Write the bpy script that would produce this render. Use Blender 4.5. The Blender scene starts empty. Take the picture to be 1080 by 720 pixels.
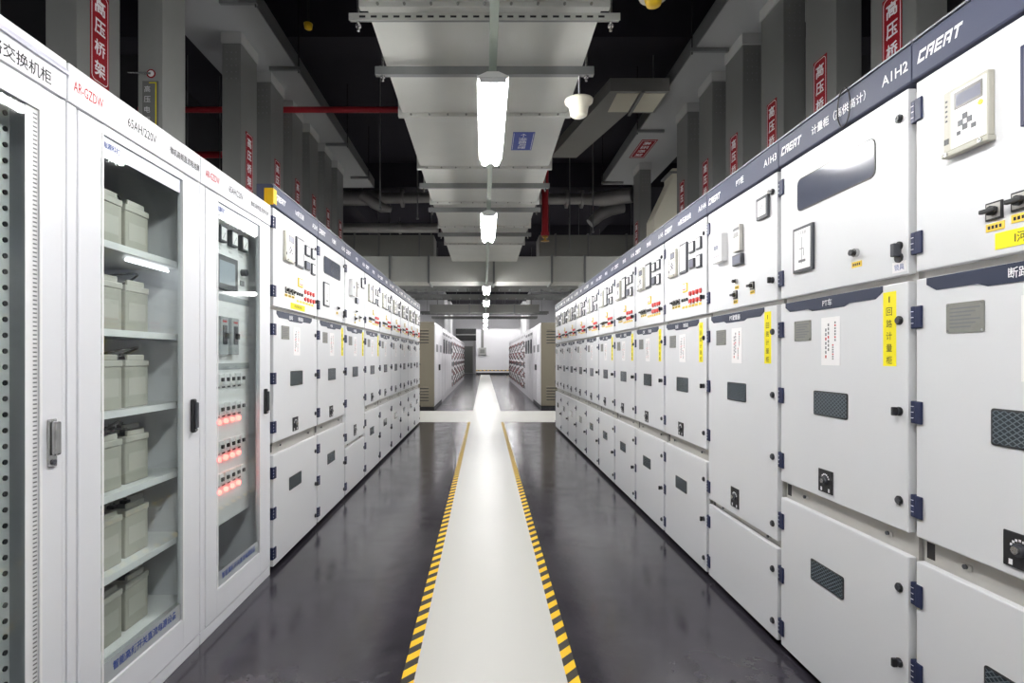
import bpy, bmesh, math, random
from mathutils import Matrix, Vector
random.seed(7)
PI = math.pi
scene = bpy.context.scene
COL = scene.collection

# ------------------------------------------------------------------ materials
def lin(c):
    c = c / 255.0
    return c / 12.92 if c <= 0.04045 else ((c + 0.055) / 1.055) ** 2.4
def rgb(r, g, b): return (lin(r), lin(g), lin(b), 1.0)

def new_mat(name):
    m = bpy.data.materials.new(name); m.use_nodes = True
    nt = m.node_tree; nt.nodes.clear()
    out = nt.nodes.new('ShaderNodeOutputMaterial')
    return m, nt, out

def pbr(name, col, rough=0.5, metal=0.0, var=0.0, vscale=6.0, bump=0.0, bscale=40.0, emit=None, estr=0.0, spec=0.5, rvar=0.0, coat=0.0):
    m, nt, out = new_mat(name)
    p = nt.nodes.new('ShaderNodeBsdfPrincipled')
    nt.links.new(p.outputs[0], out.inputs[0])
    p.inputs['Base Color'].default_value = col
    p.inputs['Roughness'].default_value = rough
    p.inputs['Metallic'].default_value = metal
    p.inputs['Specular IOR Level'].default_value = spec
    p.inputs['Coat Weight'].default_value = coat
    if emit:
        p.inputs['Emission Color'].default_value = emit
        p.inputs['Emission Strength'].default_value = estr
    tc = nt.nodes.new('ShaderNodeTexCoord')
    if var > 0 or rvar > 0:
        n = nt.nodes.new('ShaderNodeTexNoise'); n.inputs['Scale'].default_value = vscale; n.inputs['Detail'].default_value = 5
        nt.links.new(tc.outputs['Object'], n.inputs['Vector'])
        if var > 0:
            mx = nt.nodes.new('ShaderNodeMix'); mx.data_type = 'RGBA'
            mx.inputs[6].default_value = tuple(c * (1 - var) for c in col[:3]) + (1,)
            mx.inputs[7].default_value = tuple(min(1, c * (1 + var)) for c in col[:3]) + (1,)
            nt.links.new(n.outputs[0], mx.inputs[0]); nt.links.new(mx.outputs[2], p.inputs['Base Color'])
        if rvar > 0:
            mr = nt.nodes.new('ShaderNodeMapRange')
            mr.inputs[1].default_value = 0.3; mr.inputs[2].default_value = 0.7
            mr.inputs[3].default_value = max(0.02, rough - rvar); mr.inputs[4].default_value = rough + rvar
            nt.links.new(n.outputs[0], mr.inputs[0]); nt.links.new(mr.outputs[0], p.inputs['Roughness'])
    if bump > 0:
        n2 = nt.nodes.new('ShaderNodeTexNoise'); n2.inputs['Scale'].default_value = bscale; n2.inputs['Detail'].default_value = 3
        nt.links.new(tc.outputs['Object'], n2.inputs['Vector'])
        b = nt.nodes.new('ShaderNodeBump'); b.inputs['Strength'].default_value = bump; b.inputs['Distance'].default_value = 0.01
        nt.links.new(n2.outputs[0], b.inputs['Height']); nt.links.new(b.outputs[0], p.inputs['Normal'])
    return m

def emis(name, col, s):
    m, nt, out = new_mat(name)
    e = nt.nodes.new('ShaderNodeEmission'); e.inputs[0].default_value = col; e.inputs[1].default_value = s
    nt.links.new(e.outputs[0], out.inputs[0]); return m

def glass(name, tint, ior=1.5):
    m, nt, out = new_mat(name)
    t = nt.nodes.new('ShaderNodeBsdfTransparent'); t.inputs[0].default_value = tint
    g = nt.nodes.new('ShaderNodeBsdfGlossy'); g.inputs['Roughness'].default_value = 0.035
    f = nt.nodes.new('ShaderNodeFresnel'); f.inputs[0].default_value = ior
    mx = nt.nodes.new('ShaderNodeMixShader')
    geo = nt.nodes.new('ShaderNodeNewGeometry'); mr = nt.nodes.new('ShaderNodeMapRange')   # a pane: the same index seen from both faces
    mr.inputs[3].default_value = ior; mr.inputs[4].default_value = 1.0/ior
    nt.links.new(geo.outputs['Backfacing'], mr.inputs[0]); nt.links.new(mr.outputs[0], f.inputs[0])
    nt.links.new(f.outputs[0], mx.inputs[0]); nt.links.new(t.outputs[0], mx.inputs[1]); nt.links.new(g.outputs[0], mx.inputs[2])
    nt.links.new(mx.outputs[0], out.inputs[0]); return m

def stripes(name, ca, cb, period, sgn):
    m, nt, out = new_mat(name)
    p = nt.nodes.new('ShaderNodeBsdfPrincipled'); nt.links.new(p.outputs[0], out.inputs[0])
    p.inputs['Roughness'].default_value = 0.5; p.inputs['Specular IOR Level'].default_value = 0.3
    tc = nt.nodes.new('ShaderNodeTexCoord'); sp = nt.nodes.new('ShaderNodeSeparateXYZ')
    nt.links.new(tc.outputs['Object'], sp.inputs[0])
    a = nt.nodes.new('ShaderNodeMath'); a.operation = 'MULTIPLY_ADD'; a.inputs[1].default_value = sgn
    nt.links.new(sp.outputs[0], a.inputs[0]); nt.links.new(sp.outputs[1], a.inputs[2])
    d = nt.nodes.new('ShaderNodeMath'); d.operation = 'DIVIDE'; d.inputs[1].default_value = period
    nt.links.new(a.outputs[0], d.inputs[0])
    fr = nt.nodes.new('ShaderNodeMath'); fr.operation = 'FRACT'; nt.links.new(d.outputs[0], fr.inputs[0])
    gt = nt.nodes.new('ShaderNodeMath'); gt.operation = 'GREATER_THAN'; gt.inputs[1].default_value = 0.5
    nt.links.new(fr.outputs[0], gt.inputs[0])
    mx = nt.nodes.new('ShaderNodeMix'); mx.data_type = 'RGBA'
    mx.inputs[6].default_value = ca; mx.inputs[7].default_value = cb
    nt.links.new(gt.outputs[0], mx.inputs[0]); nt.links.new(mx.outputs[2], p.inputs['Base Color'])
    return m

def lattice(name):
    # dark glass with an expanded-metal guard behind it
    m, nt, out = new_mat(name)
    p = nt.nodes.new('ShaderNodeBsdfPrincipled'); nt.links.new(p.outputs[0], out.inputs[0])
    p.inputs['Roughness'].default_value = 0.12
    tc = nt.nodes.new('ShaderNodeTexCoord'); sp = nt.nodes.new('ShaderNodeSeparateXYZ')
    nt.links.new(tc.outputs['Object'], sp.inputs[0])
    outs = []
    for s in (1, -1):
        a = nt.nodes.new('ShaderNodeMath'); a.operation = 'MULTIPLY_ADD'; a.inputs[1].default_value = 1.5 * s
        nt.links.new(sp.outputs[2], a.inputs[0]); nt.links.new(sp.outputs[0], a.inputs[2])
        d = nt.nodes.new('ShaderNodeMath'); d.operation = 'MULTIPLY'; d.inputs[1].default_value = 45.0
        nt.links.new(a.outputs[0], d.inputs[0])
        f = nt.nodes.new('ShaderNodeMath'); f.operation = 'FRACT'; nt.links.new(d.outputs[0], f.inputs[0])
        g = nt.nodes.new('ShaderNodeMath'); g.operation = 'LESS_THAN'; g.inputs[1].default_value = 0.22
        nt.links.new(f.outputs[0], g.inputs[0]); outs.append(g)
    mxm = nt.nodes.new('ShaderNodeMath'); mxm.operation = 'MAXIMUM'
    nt.links.new(outs[0].outputs[0], mxm.inputs[0]); nt.links.new(outs[1].outputs[0], mxm.inputs[1])
    mx = nt.nodes.new('ShaderNodeMix'); mx.data_type = 'RGBA'
    mx.inputs[6].default_value = rgb(42, 50, 56); mx.inputs[7].default_value = rgb(98, 108, 114)
    nt.links.new(mxm.outputs[0], mx.inputs[0]); nt.links.new(mx.outputs[2], p.inputs['Base Color'])
    return m

def floor_mat():
    m, nt, out = new_mat('epoxy_floor')
    p = nt.nodes.new('ShaderNodeBsdfPrincipled'); nt.links.new(p.outputs[0], out.inputs[0])
    tc = nt.nodes.new('ShaderNodeTexCoord')
    n = nt.nodes.new('ShaderNodeTexNoise'); n.inputs['Scale'].default_value = 1.3; n.inputs['Detail'].default_value = 8; n.inputs['Roughness'].default_value = 0.65
    nt.links.new(tc.outputs['Object'], n.inputs['Vector'])
    mx = nt.nodes.new('ShaderNodeMix'); mx.data_type = 'RGBA'
    mx.inputs[6].default_value = rgb(40, 38, 43); mx.inputs[7].default_value = rgb(60, 57, 65)
    mr0 = nt.nodes.new('ShaderNodeMapRange'); mr0.inputs[1].default_value = 0.32; mr0.inputs[2].default_value = 0.7
    nt.links.new(n.outputs[0], mr0.inputs[0])
    nt.links.new(mr0.outputs[0], mx.inputs[0])
    # pale scuffs
    v = nt.nodes.new('ShaderNodeTexNoise'); v.inputs['Scale'].default_value = 2.6; v.inputs['Detail'].default_value = 10; v.inputs['Distortion'].default_value = 1.6
    nt.links.new(tc.outputs['Object'], v.inputs['Vector'])
    mr1 = nt.nodes.new('ShaderNodeMapRange'); mr1.inputs[1].default_value = 0.66; mr1.inputs[2].default_value = 0.74; mr1.inputs[4].default_value = 0.16
    nt.links.new(v.outputs[0], mr1.inputs[0])
    mx2 = nt.nodes.new('ShaderNodeMix'); mx2.data_type = 'RGBA'; mx2.inputs[7].default_value = rgb(150, 148, 152)
    nt.links.new(mr1.outputs[0], mx2.inputs[0]); nt.links.new(mx.outputs[2], mx2.inputs[6]); nt.links.new(mx2.outputs[2], p.inputs['Base Color'])
    mr = nt.nodes.new('ShaderNodeMapRange'); mr.inputs[1].default_value = 0.3; mr.inputs[2].default_value = 0.72
    mr.inputs[3].default_value = 0.13; mr.inputs[4].default_value = 0.24
    nt.links.new(v.outputs[0], mr.inputs[0]); nt.links.new(mr.outputs[0], p.inputs['Roughness'])
    n3 = nt.nodes.new('ShaderNodeTexNoise'); n3.inputs['Scale'].default_value = 9; n3.inputs['Detail'].default_value = 3
    nt.links.new(tc.outputs['Object'], n3.inputs['Vector'])
    b = nt.nodes.new('ShaderNodeBump'); b.inputs['Strength'].default_value = 0.06; b.inputs['Distance'].default_value = 0.01
    nt.links.new(n3.outputs[0], b.inputs['Height']); nt.links.new(b.outputs[0], p.inputs['Normal'])
    return m

M = {}
M['floor'] = floor_mat()
M['walk'] = pbr('white_floor_paint', rgb(200, 199, 194), 0.36, var=0.03, vscale=0.9, spec=0.25)
M['paint'] = pbr('light_grey_cabinet_paint', rgb(222, 223, 225), 0.32, var=0.015, vscale=3, bump=0.02, bscale=250)
M['dcpaint'] = pbr('white_cabinet_paint', rgb(228, 229, 233), 0.32, var=0.015, vscale=3, bump=0.02, bscale=250)
M['frame'] = pbr('frame_zinc', rgb(168, 168, 166), 0.42, 0.25, var=0.06)
M['channel'] = pbr('channel_zinc', rgb(185, 183, 178), 0.4, 0.3, var=0.1, vscale=12)
M['header'] = pbr('slate_header_paint', rgb(74, 78, 98), 0.5, var=0.04, spec=0.3)
M['headlip'] = pbr('aluminium_lip', rgb(150, 152, 158), 0.5, 0.3)
M['navy'] = pbr('navy_plastic', rgb(34, 41, 72), 0.42, var=0.05, spec=0.35)
M['plate'] = pbr('navy_title_plate', rgb(42, 49, 70), 0.45, spec=0.35)
M['black'] = pbr('black_plastic', rgb(28, 28, 31), 0.4)
M['darkgrey'] = pbr('dark_grey_plastic', rgb(62, 64, 70), 0.4)
M['chrome'] = pbr('chrome', rgb(190, 190, 190), 0.22, 0.9)
M['white'] = pbr('white_plastic', rgb(240, 240, 240), 0.4)
M['paper'] = pbr('white_paper', rgb(245, 243, 243), 0.6)
M['yellow'] = pbr('yellow_sticker', rgb(250, 235, 10), 0.55)
M['amber'] = pbr('amber_label', rgb(240, 205, 70), 0.55)
M['ink'] = pbr('black_ink', rgb(30, 30, 34), 0.7)
M['redink'] = pbr('red_ink', rgb(190, 40, 50), 0.6)
M['blueink'] = pbr('blue_ink', rgb(36, 66, 140), 0.6)
M['whiteink'] = pbr('white_ink', rgb(242, 242, 245), 0.5)
M['greyink'] = pbr('grey_ink', rgb(120, 120, 124), 0.6)
M['beige'] = pbr('beige_relay_plastic', rgb(188, 186, 174), 0.45)
M['lcd'] = pbr('lcd_screen', rgb(92, 94, 112), 0.35, spec=0.3)
M['lcdframe'] = pbr('lcd_bezel', rgb(70, 68, 62), 0.3)
M['smoked'] = pbr('smoked_viewing_glass', rgb(84, 88, 102), 0.12, var=0.12, vscale=9)
M['lattice'] = lattice('guarded_window')
M['brass'] = pbr('etched_plate', rgb(140, 140, 134), 0.45, 0.4, var=0.12, vscale=60)
M['redbtn'] = pbr('red_button', rgb(215, 40, 30), 0.3, emit=rgb(220, 40, 30), estr=0.15)
M['greenbtn'] = pbr('green_button', rgb(40, 150, 90), 0.3)
M['redled'] = emis('red_led', (1.0, 0.10, 0.08, 1), 9.0)
M['glowstrip'] = emis('strip_glow', (0.95, 0.97, 1, 1), 6.0)
M['hmi'] = pbr('hmi_screen', rgb(160, 168, 175), 0.12, emit=rgb(150, 160, 175), estr=0.15)
M['glass'] = glass('cabinet_glass', (0.93, 0.955, 0.95, 1), 1.33)
M['film'] = pbr('frosted_title_film', rgb(225, 230, 238), 0.4)
M['interior'] = pbr('cabinet_interior', rgb(168, 172, 174), 0.5, var=0.04)
M['shelf'] = pbr('shelf_paint', rgb(240, 241, 241), 0.4)
M['battery'] = pbr('battery_case', rgb(178, 176, 164), 0.5, var=0.03)
M['batterylid'] = pbr('battery_lid', rgb(192, 190, 180), 0.5)
M['cable'] = pbr('cable_rubber', rgb(34, 34, 36), 0.5)
M['lavender'] = pbr('lavender_cap_paint', rgb(206, 206, 220), 0.35)
M['galv'] = pbr('galvanised_sheet', rgb(206, 207, 201), 0.45, 0.1, var=0.10, vscale=2.2, bump=0.05, bscale=5)
M['galvdark'] = pbr('zinc_strut', rgb(140, 142, 142), 0.4, 0.5, var=0.1)
M['rail'] = pbr('rail_paint', rgb(160, 172, 160), 0.45, 0.2)
M['tray'] = pbr('grey_cable_tray_paint', rgb(122, 123, 121), 0.5, var=0.05, vscale=2)
M['traylight'] = pbr('pale_tray_collar', rgb(180, 181, 179), 0.5, var=0.04)
M['trunk'] = pbr('trunk_tray_paint', rgb(176, 178, 179), 0.55, 0.0, var=0.06, vscale=1.4)
M['zincriser'] = pbr('zinc_riser', rgb(168, 170, 166), 0.45, 0.2, var=0.06)
M['redsign'] = pbr('red_sign', rgb(150, 12, 28), 0.5, spec=0.3)
M['bluesign'] = pbr('blue_sign', rgb(40, 66, 160), 0.4)
M['redpipe'] = pbr('red_pipe_paint', rgb(170, 34, 46), 0.35)
M['silver'] = pbr('foil_insulation', rgb(170, 168, 166), 0.4, 0.5, var=0.15, vscale=5, bump=0.25, bscale=9)
M['ductdark'] = pbr('dull_duct', rgb(150, 150, 145), 0.5, 0.2, var=0.08, vscale=1.5)
M['black_ceiling'] = pbr('black_ceiling_paint', rgb(48, 45, 54), 0.85, var=0.15, vscale=2)
M['darkwall'] = pbr('dark_wall', rgb(46, 45, 50), 0.85, var=0.1, vscale=1)
M['wall'] = pbr('white_wall', rgb(226, 225, 228), 0.7, var=0.03, vscale=2)
M['column'] = pbr('pale_column', rgb(214, 214, 216), 0.7, var=0.03)
M['lampbody'] = pbr('lamp_body', rgb(240, 242, 240), 0.4)
M['tube'] = emis('lamp_tube', (1.0, 0.99, 0.98, 1), 114.0)
M['ivory'] = pbr('ivory_plastic', rgb(222, 218, 200), 0.45)
M['yellowplastic'] = pbr('yellow_plastic', rgb(232, 190, 30), 0.35)
M['brasssprinkler'] = pbr('brass', rgb(200, 160, 90), 0.3, 0.8)
M['beigepanel'] = pbr('beige_end_panel', rgb(108, 102, 88), 0.5, var=0.04)
M['lvpaint'] = pbr('low_voltage_paint', rgb(198, 196, 200), 0.42, var=0.03)
M['yellowcap'] = pbr('yellow_end_tape', rgb(240, 190, 20), 0.45)
M['hazl'] = stripes('hazard_stripe_rising', rgb(246, 198, 20), rgb(34, 28, 20), 0.12, -1.1)
M['hazw'] = stripes('wall_hazard_stripe', rgb(246, 198, 20), rgb(60, 56, 48), 0.3, 1.0)
M['plinth'] = pbr('dark_plinth', rgb(30, 30, 33), 0.5)

# ------------------------------------------------------------------ mesh builder
_text_cache = {}
def text_mesh(s, bold):
    k = (s, bold)
    if k in _text_cache: return _text_cache[k]
    c = bpy.data.curves.new('lettering', 'FONT'); c.body = s; c.size = 1.0; c.resolution_u = 2; c.offset = bold
    o = bpy.data.objects.new('lettering', c); COL.objects.link(o)
    dg = bpy.context.evaluated_depsgraph_get(); dg.update()
    me = bpy.data.meshes.new_from_object(o.evaluated_get(dg))
    vs = [v.co.copy() for v in me.vertices]; fs = [tuple(p.vertices) for p in me.polygons]
    bpy.data.objects.remove(o); bpy.data.curves.remove(c); bpy.data.meshes.remove(me)
    if not vs: vs = [Vector((0, 0, 0))]
    x0 = min(v.x for v in vs); x1 = max(v.x for v in vs); y0 = min(v.y for v in vs); y1 = max(v.y for v in vs)
    _text_cache[k] = (vs, fs, x0, x1, y0, y1)
    return _text_cache[k]

LOGO = {  # stroke boxes in a 1 x 1 cell
 'C': [(0, .0, .26, 1), (.26, .74, 1, 1), (.26, 0, 1, .26)],
 'R': [(0, 0, .26, 1), (.26, .76, 1, 1), (.76, .45, 1, .76), (.4, .36, 1, .58), (.68, 0, .98, .36)],
 'E': [(0, 0, .26, 1), (.26, .77, 1, 1), (.26, .4, .95, .6), (.26, 0, 1, .23)],
 'A': [(0, 0, .26, 1), (.26, .76, 1, 1), (.74, 0, 1, .76), (.42, .28, .74, .5)],
 'T': [(0, .75, 1.05, 1), (.38, 0, .66, .75)]}

class MB:
    def __init__(self): self.v = []; self.f = []; self.m = []; self.mats = []; self.smooth = []
    def mi(self, mat):
        if mat not in self.mats: self.mats.append(mat)
        return self.mats.index(mat)
    def add(self, vs, fs, mat, smooth=False):
        o = len(self.v); self.v += [tuple(v) for v in vs]; i = self.mi(mat)
        for f in fs: self.f.append(tuple(o + k for k in f)); self.m.append(i); self.smooth.append(smooth)
    def box(self, x0, x1, y0, y1, z0, z1, mat, b=0.0):
        if x1 < x0: x0, x1 = x1, x0
        if y1 < y0: y0, y1 = y1, y0
        if z1 < z0: z0, z1 = z1, z0
        if b <= 0:
            vs = [(x0,y0,z0),(x1,y0,z0),(x1,y1,z0),(x0,y1,z0),(x0,y0,z1),(x1,y0,z1),(x1,y1,z1),(x0,y1,z1)]
            self.add(vs, [(0,3,2,1),(4,5,6,7),(0,1,5,4),(1,2,6,5),(2,3,7,6),(3,0,4,7)], mat); return self
        bm = bmesh.new(); bmesh.ops.create_cube(bm, size=1.0)
        for v in bm.verts: v.co = Vector(((x0+x1)/2 + v.co.x*(x1-x0), (y0+y1)/2 + v.co.y*(y1-y0), (z0+z1)/2 + v.co.z*(z1-z0)))
        b = min(b, 0.45 * min(x1-x0, y1-y0, z1-z0))
        bmesh.ops.bevel(bm, geom=bm.edges[:], offset=b, segments=2, profile=0.5, affect='EDGES')
        bm.verts.index_update()
        self.add([v.co.copy() for v in bm.verts], [tuple(v.index for v in f.verts) for f in bm.faces], mat)
        bm.free(); return self
    def prism(self, pts, a, b, axis, mat):
        # extrude a 2-D polygon along axis from a to b
        def P(p, t):
            if axis == 'x': return (t, p[0], p[1])
            if axis == 'y': return (p[0], t, p[1])
            return (p[0], p[1], t)
        n = len(pts); vs = [P(p, a) for p in pts] + [P(p, b) for p in pts]
        fs = [tuple(range(n)), tuple(range(2*n-1, n-1, -1))] + [(i, (i+1) % n, n+(i+1) % n, n+i) for i in range(n)]
        self.add(vs, fs, mat); return self
    def rrect(self, x0, x1, z0, z1, y0, y1, r, mat, n=4):
        pts = []
        for cx, cz, a0 in ((x1-r, z1-r, 0), (x0+r, z1-r, PI/2), (x0+r, z0+r, PI), (x1-r, z0+r, 1.5*PI)):
            for k in range(n+1):
                a = a0 + k * PI/2/n; pts.append((cx + r*math.cos(a), cz + r*math.sin(a)))
        return self.prism(pts, y0, y1, 'y', mat)
    def tube(self, pts, r, mat, n=10, caps=True):
        pts = [Vector(p) for p in pts]; rings = []
        up = Vector((0, 0, 1))
        for i, p in enumerate(pts):
            d = (pts[min(i+1, len(pts)-1)] - pts[max(i-1, 0)]).normalized()
            u = d.cross(up)
            if u.length < 1e-3: u = d.cross(Vector((1, 0, 0)))
            u.normalize(); w = d.cross(u)
            rr = r[i] if isinstance(r, (list, tuple)) else r
            rings.append([p + u*rr*math.cos(2*PI*k/n) + w*rr*math.sin(2*PI*k/n) for k in range(n)])
        vs = [v for rg in rings for v in rg]; fs = []
        for i in range(len(rings)-1):
            for k in range(n): fs.append((i*n+k, i*n+(k+1) % n, (i+1)*n+(k+1) % n, (i+1)*n+k))
        self.add(vs, fs, mat, True)
        if caps: self.add(vs, [tuple(range(n-1, -1, -1)), tuple((len(rings)-1)*n+k for k in range(n))], mat)
        return self
    def lathe(self, prof, c, mat, n=24):
        vs = []; fs = []
        for r, z in prof:
            for k in range(n): vs.append((c[0]+r*math.cos(2*PI*k/n), c[1]+r*math.sin(2*PI*k/n), c[2]+z))
        for i in range(len(prof)-1):
            for k in range(n): fs.append((i*n+k, i*n+(k+1) % n, (i+1)*n+(k+1) % n, (i+1)*n+k))
        self.add(vs, fs, mat, True); return self
    def text(self, s, org, xd, yd, mat, h=None, w=None, bold=0.0, align='C', shear=0.0, t=0.0006):
        vs, fs, x0, x1, y0, y1 = text_mesh(s, bold)
        xd = Vector(xd); yd = Vector(yd); nd = xd.cross(yd); org = Vector(org)
        sy = h / (y1 - y0) if h else w / (x1 - x0)
        sx = w / (x1 - x0) if w else sy
        ox = {'C': (x0+x1)/2, 'L': x0, 'R': x1}[align]
        out = []
        for v in vs:
            yy = (v.y - (y0+y1)/2) * sy
            out.append(org + xd * ((v.x - ox)*sx + shear*yy) + yd * yy + nd * t)
        self.add(out, fs, mat); return self
    def logo(self, org, xd, yd, mat, h, w, t=0.0006):
        xd = Vector(xd); yd = Vector(yd); nd = xd.cross(yd); org = Vector(org); cw = w / 5.0
        for i, ch in enumerate('CREAT'):
            for (a, b, c, d) in LOGO[ch]:
                q = []
                for (px, py) in ((a, b), (c, b), (c, d), (a, d)):
                    q.append(org + xd*(i*cw + px*cw*0.84 + 0.28*py*h) + yd*(py-0.5)*h + nd*t)
                self.add(q, [(0, 1, 2, 3)], mat)
        return self
    def build(self, name, parent=None, label=None):
        me = bpy.data.meshes.new(name); me.from_pydata(self.v, [], self.f)
        for m in self.mats: me.materials.append(m)
        me.polygons.foreach_set('material_index', self.m); me.polygons.foreach_set('use_smooth', self.smooth)
        me.update()
        o = bpy.data.objects.new(name, me); COL.objects.link(o)
        if parent: o.parent = parent
        if label: o['label'] = label
        return o

def tag(o, label, cat, group=None, kind=None):
    if label: o['label'] = label
    if cat: o['category'] = cat
    if group: o['group'] = group
    if kind: o['kind'] = kind
    return o
def thing(name, label, cat, loc=(0, 0, 0), rz=0.0, group=None, scale=(1, 1, 1)):
    o = bpy.data.objects.new(name, None); COL.objects.link(o); o.empty_display_size = 0.1
    o.location = loc; o.rotation_euler = (0, 0, rz); o.scale = scale
    return tag(o, label, cat, group)
def copy_tree(o, parent=None):
    c = o.copy(); COL.objects.link(c)
    if parent: c.parent = parent
    for ch in list(o.children): copy_tree(ch, c)
    return c
def struct(name, mb):
    o = mb.build(name); o['kind'] = 'structure'; return o

XD, ZD = (1, 0, 0), (0, 0, 1)      # lettering axes on cabinet fronts (local)

# ------------------------------------------------------------------ layout constants
HC = 1.33                           # camera height
XR, XL, XG = 1.38, -1.345, -1.336    # aisle faces: right row, left row, glazed cabinets
R_EDGES = [0.924, 1.714, 2.49, 3.29, 4.085, 4.87, 5.65, 6.43, 7.22, 8.01, 8.80, 9.57, 10.35]
L_EDGES = [3.374, 4.286, 5.13, 5.98, 6.82, 7.67, 8.51, 9.36, 10.2, 11.05]
W = 0.784                           # nominal cabinet width
DEPTH = 1.7
Z1, Z2, Z3, Z4 = 0.70, 0.775, 1.572, 1.595
ZTOP = 2.19

# ------------------------------------------------------------------ switchgear cabinets
def hinge(parent, z):
    m = MB()
    m.box(-0.004, 0.014, -0.0455, -0.020, z-0.035, z+0.035, M['navy'], 0.003)
    m.box(0.0145, 0.041, -0.0475, -0.0402, z-0.035, z+0.035, M['navy'], 0.003)
    for k in (-0.018, 0.0, 0.018): m.box(-0.003, 0.009, -0.0459, -0.0455, z+k-0.001, z+k+0.001, M['whiteink'])
    return m.build('hinge', parent)
def latch(parent, z, kind=0):
    m = MB(); x = W-0.055
    m.tube([(x, -0.0402, z), (x, -0.045, z)], 0.0145, M['black'], 14)
    m.tube([(x, -0.045, z), (x, -0.050, z)], 0.010, M['darkgrey'], 12)
    if kind == 1:
        m.box(x-0.006, x+0.006, -0.066, -0.050, z-0.014, z+0.014, M['black'], 0.003)
    elif kind == 2:
        m.tube([(x, -0.047, z-0.038), (x, -0.040, z-0.038)], 0.016, M['black'], 12)
        m.box(x-0.009, x+0.009, -0.066, -0.0402, z-0.035, z+0.008, M['darkgrey'], 0.003)
    elif kind == 3:
        m.tube([(x, -0.050, z), (x, -0.062, z)], 0.009, M['chrome'], 12)
    return m.build('latch', parent)
def sticker_v(parent, s):
    m = MB(); x0, x1 = W-0.128, W-0.070
    m.box(x0, x1, -0.0415, -0.0402, 1.302, 1.547, M['yellow'])
    n = len(s)
    for i, ch in enumerate(s):
        if ch == 'I': m.box((x0+x1)/2-0.002, (x0+x1)/2+0.002, -0.0421, -0.0415, 1.512, 1.532, M['ink'])
        else: m.text(ch, ((x0+x1)/2, -0.0416, 1.522-0.040*i), XD, ZD, M['ink'], w=0.026)
    return m.build('sticker', parent)
def sticker_h(parent, s, x0, x1, z0, z1):
    m = MB(); m.box(x0, x1, -0.0415, -0.0402, z0, z1, M['yellow'])
    m.text(s, ((x0+x1)/2, -0.0416, (z0+z1)/2), XD, ZD, M['ink'], h=(z1-z0)*0.62)
    return m.build('sticker', parent)
def rotary(parent, x, z, s=1.0, label=True, big=True):
    m = MB()
    if big:
        m.box(x-0.024*s, x+0.024*s, -0.046, -0.0402, z-0.024*s, z+0.024*s, M['black'], 0.002)
        m.box(x-0.019*s, x+0.019*s, -0.0468, -0.046, z-0.019*s, z+0.019*s, M['channel'])
        m.tube([(x, -0.0468, z), (x, -0.056, z)], 0.013*s, M['black'], 12)
        m.box(x-0.023*s, x+0.023*s, -0.066, -0.054, z-0.006, z+0.006, M['black'], 0.003)
    else:
        m.tube([(x, -0.0402, z), (x, -0.052, z)], 0.015*s, M['chrome'], 14)
        m.tube([(x, -0.052, z), (x, -0.066, z)], 0.011*s, M['black'], 12)
    if label:
        m.box(x-0.026*s, x+0.026*s, -0.0418, -0.0402, z-0.052*s, z-0.031*s, M['amber'])
        for k in range(4): m.box(x-0.02*s+k*0.0105*s, x-0.013*s+k*0.0105*s, -0.0421, -0.0418, z-0.046*s, z-0.037*s, M['ink'])
    return m.build('rotary_switch', parent)
def relay(parent, x0, x1, z0, z1):
    m = MB(); w = x1-x0; h = z1-z0
    m.box(x0, x1, -0.060, -0.0402, z0, z1, M['beige'], 0.004)
    m.box(x0+0.20*w, x1-0.03*w, -0.0608, -0.060, z0+0.03*h, z1-0.06*h, M['white'])
    m.box(x0+0.28*w, x1-0.10*w, -0.0622, -0.0608, z0+0.63*h, z1-0.10*h, M['lcdframe'])
    m.box(x0+0.33*w, x1-0.14*w, -0.0626, -0.0622, z0+0.67*h, z1-0.15*h, M['lcd'])
    cx, cz = x0+0.52*w, z0+0.38*h
    for dx, dz in ((0.1, 0), (-0.1, 0), (0, 0.085), (0, -0.085)):
        m.box(cx+dx*w-0.055*w, cx+dx*w+0.055*w, -0.0622, -0.0608, cz+dz*h-0.045*h, cz+dz*h+0.045*h, M['darkgrey'])
    m.box(x0+0.66*w, x0+0.76*w, -0.0622, -0.0608, z0+0.22*h, z0+0.29*h, M['darkgrey'])
    m.box(x0+0.34*w, x0+0.42*w, -0.0622, -0.0608, z0+0.20*h, z0+0.26*h, M['darkgrey'])
    m.tube([(x1-0.14*w, -0.0608, z0+0.55*h), (x1-0.14*w, -0.063, z0+0.55*h)], 0.05*w, M['amber'], 10)
    for k in range(5): m.box(x0+0.06*w, x0+0.11*w, -0.0606, -0.060, z0+(0.5+0.08*k)*h, z0+(0.53+0.08*k)*h, M['darkgrey'])
    m.box(x0+0.04*w, x0+0.14*w, -0.0616, -0.060, z0+0.13*h, z0+0.22*h, M['black'])
    m.box(x0-0.003, x1+0.003, -0.064, -0.0402, z0-0.014, z0, M['beige'], 0.003)
    for xx in (x0+0.12*w, x1-0.12*w): m.tube([(xx, -0.064, z0-0.007), (xx, -0.069, z0-0.007)], 0.006, M['chrome'], 8)
    return m.build('protection_relay', parent)
def meter(parent, x0, x1, z0, z1, d=0.014, scr='paper', dark='darkgrey', name='panel_meter', f=0.14):
    m = MB(); w = min(x1-x0, z1-z0)
    m.box(x0, x1, -0.0402-d, -0.0402, z0, z1, M[dark], 0.002)
    m.box(x0+f*w, x1-f*w, -0.0408-d, -0.0402-d, z0+f*w, z1-f*w, M[scr])
    if scr == 'paper':
        m.tube([(x0+0.3*w, -0.0412-d, z0+0.3*w), (x0+0.62*w, -0.0412-d, z0+0.62*w)], 0.0012, M['ink'], 4)
    return m.build(name, parent)
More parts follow.
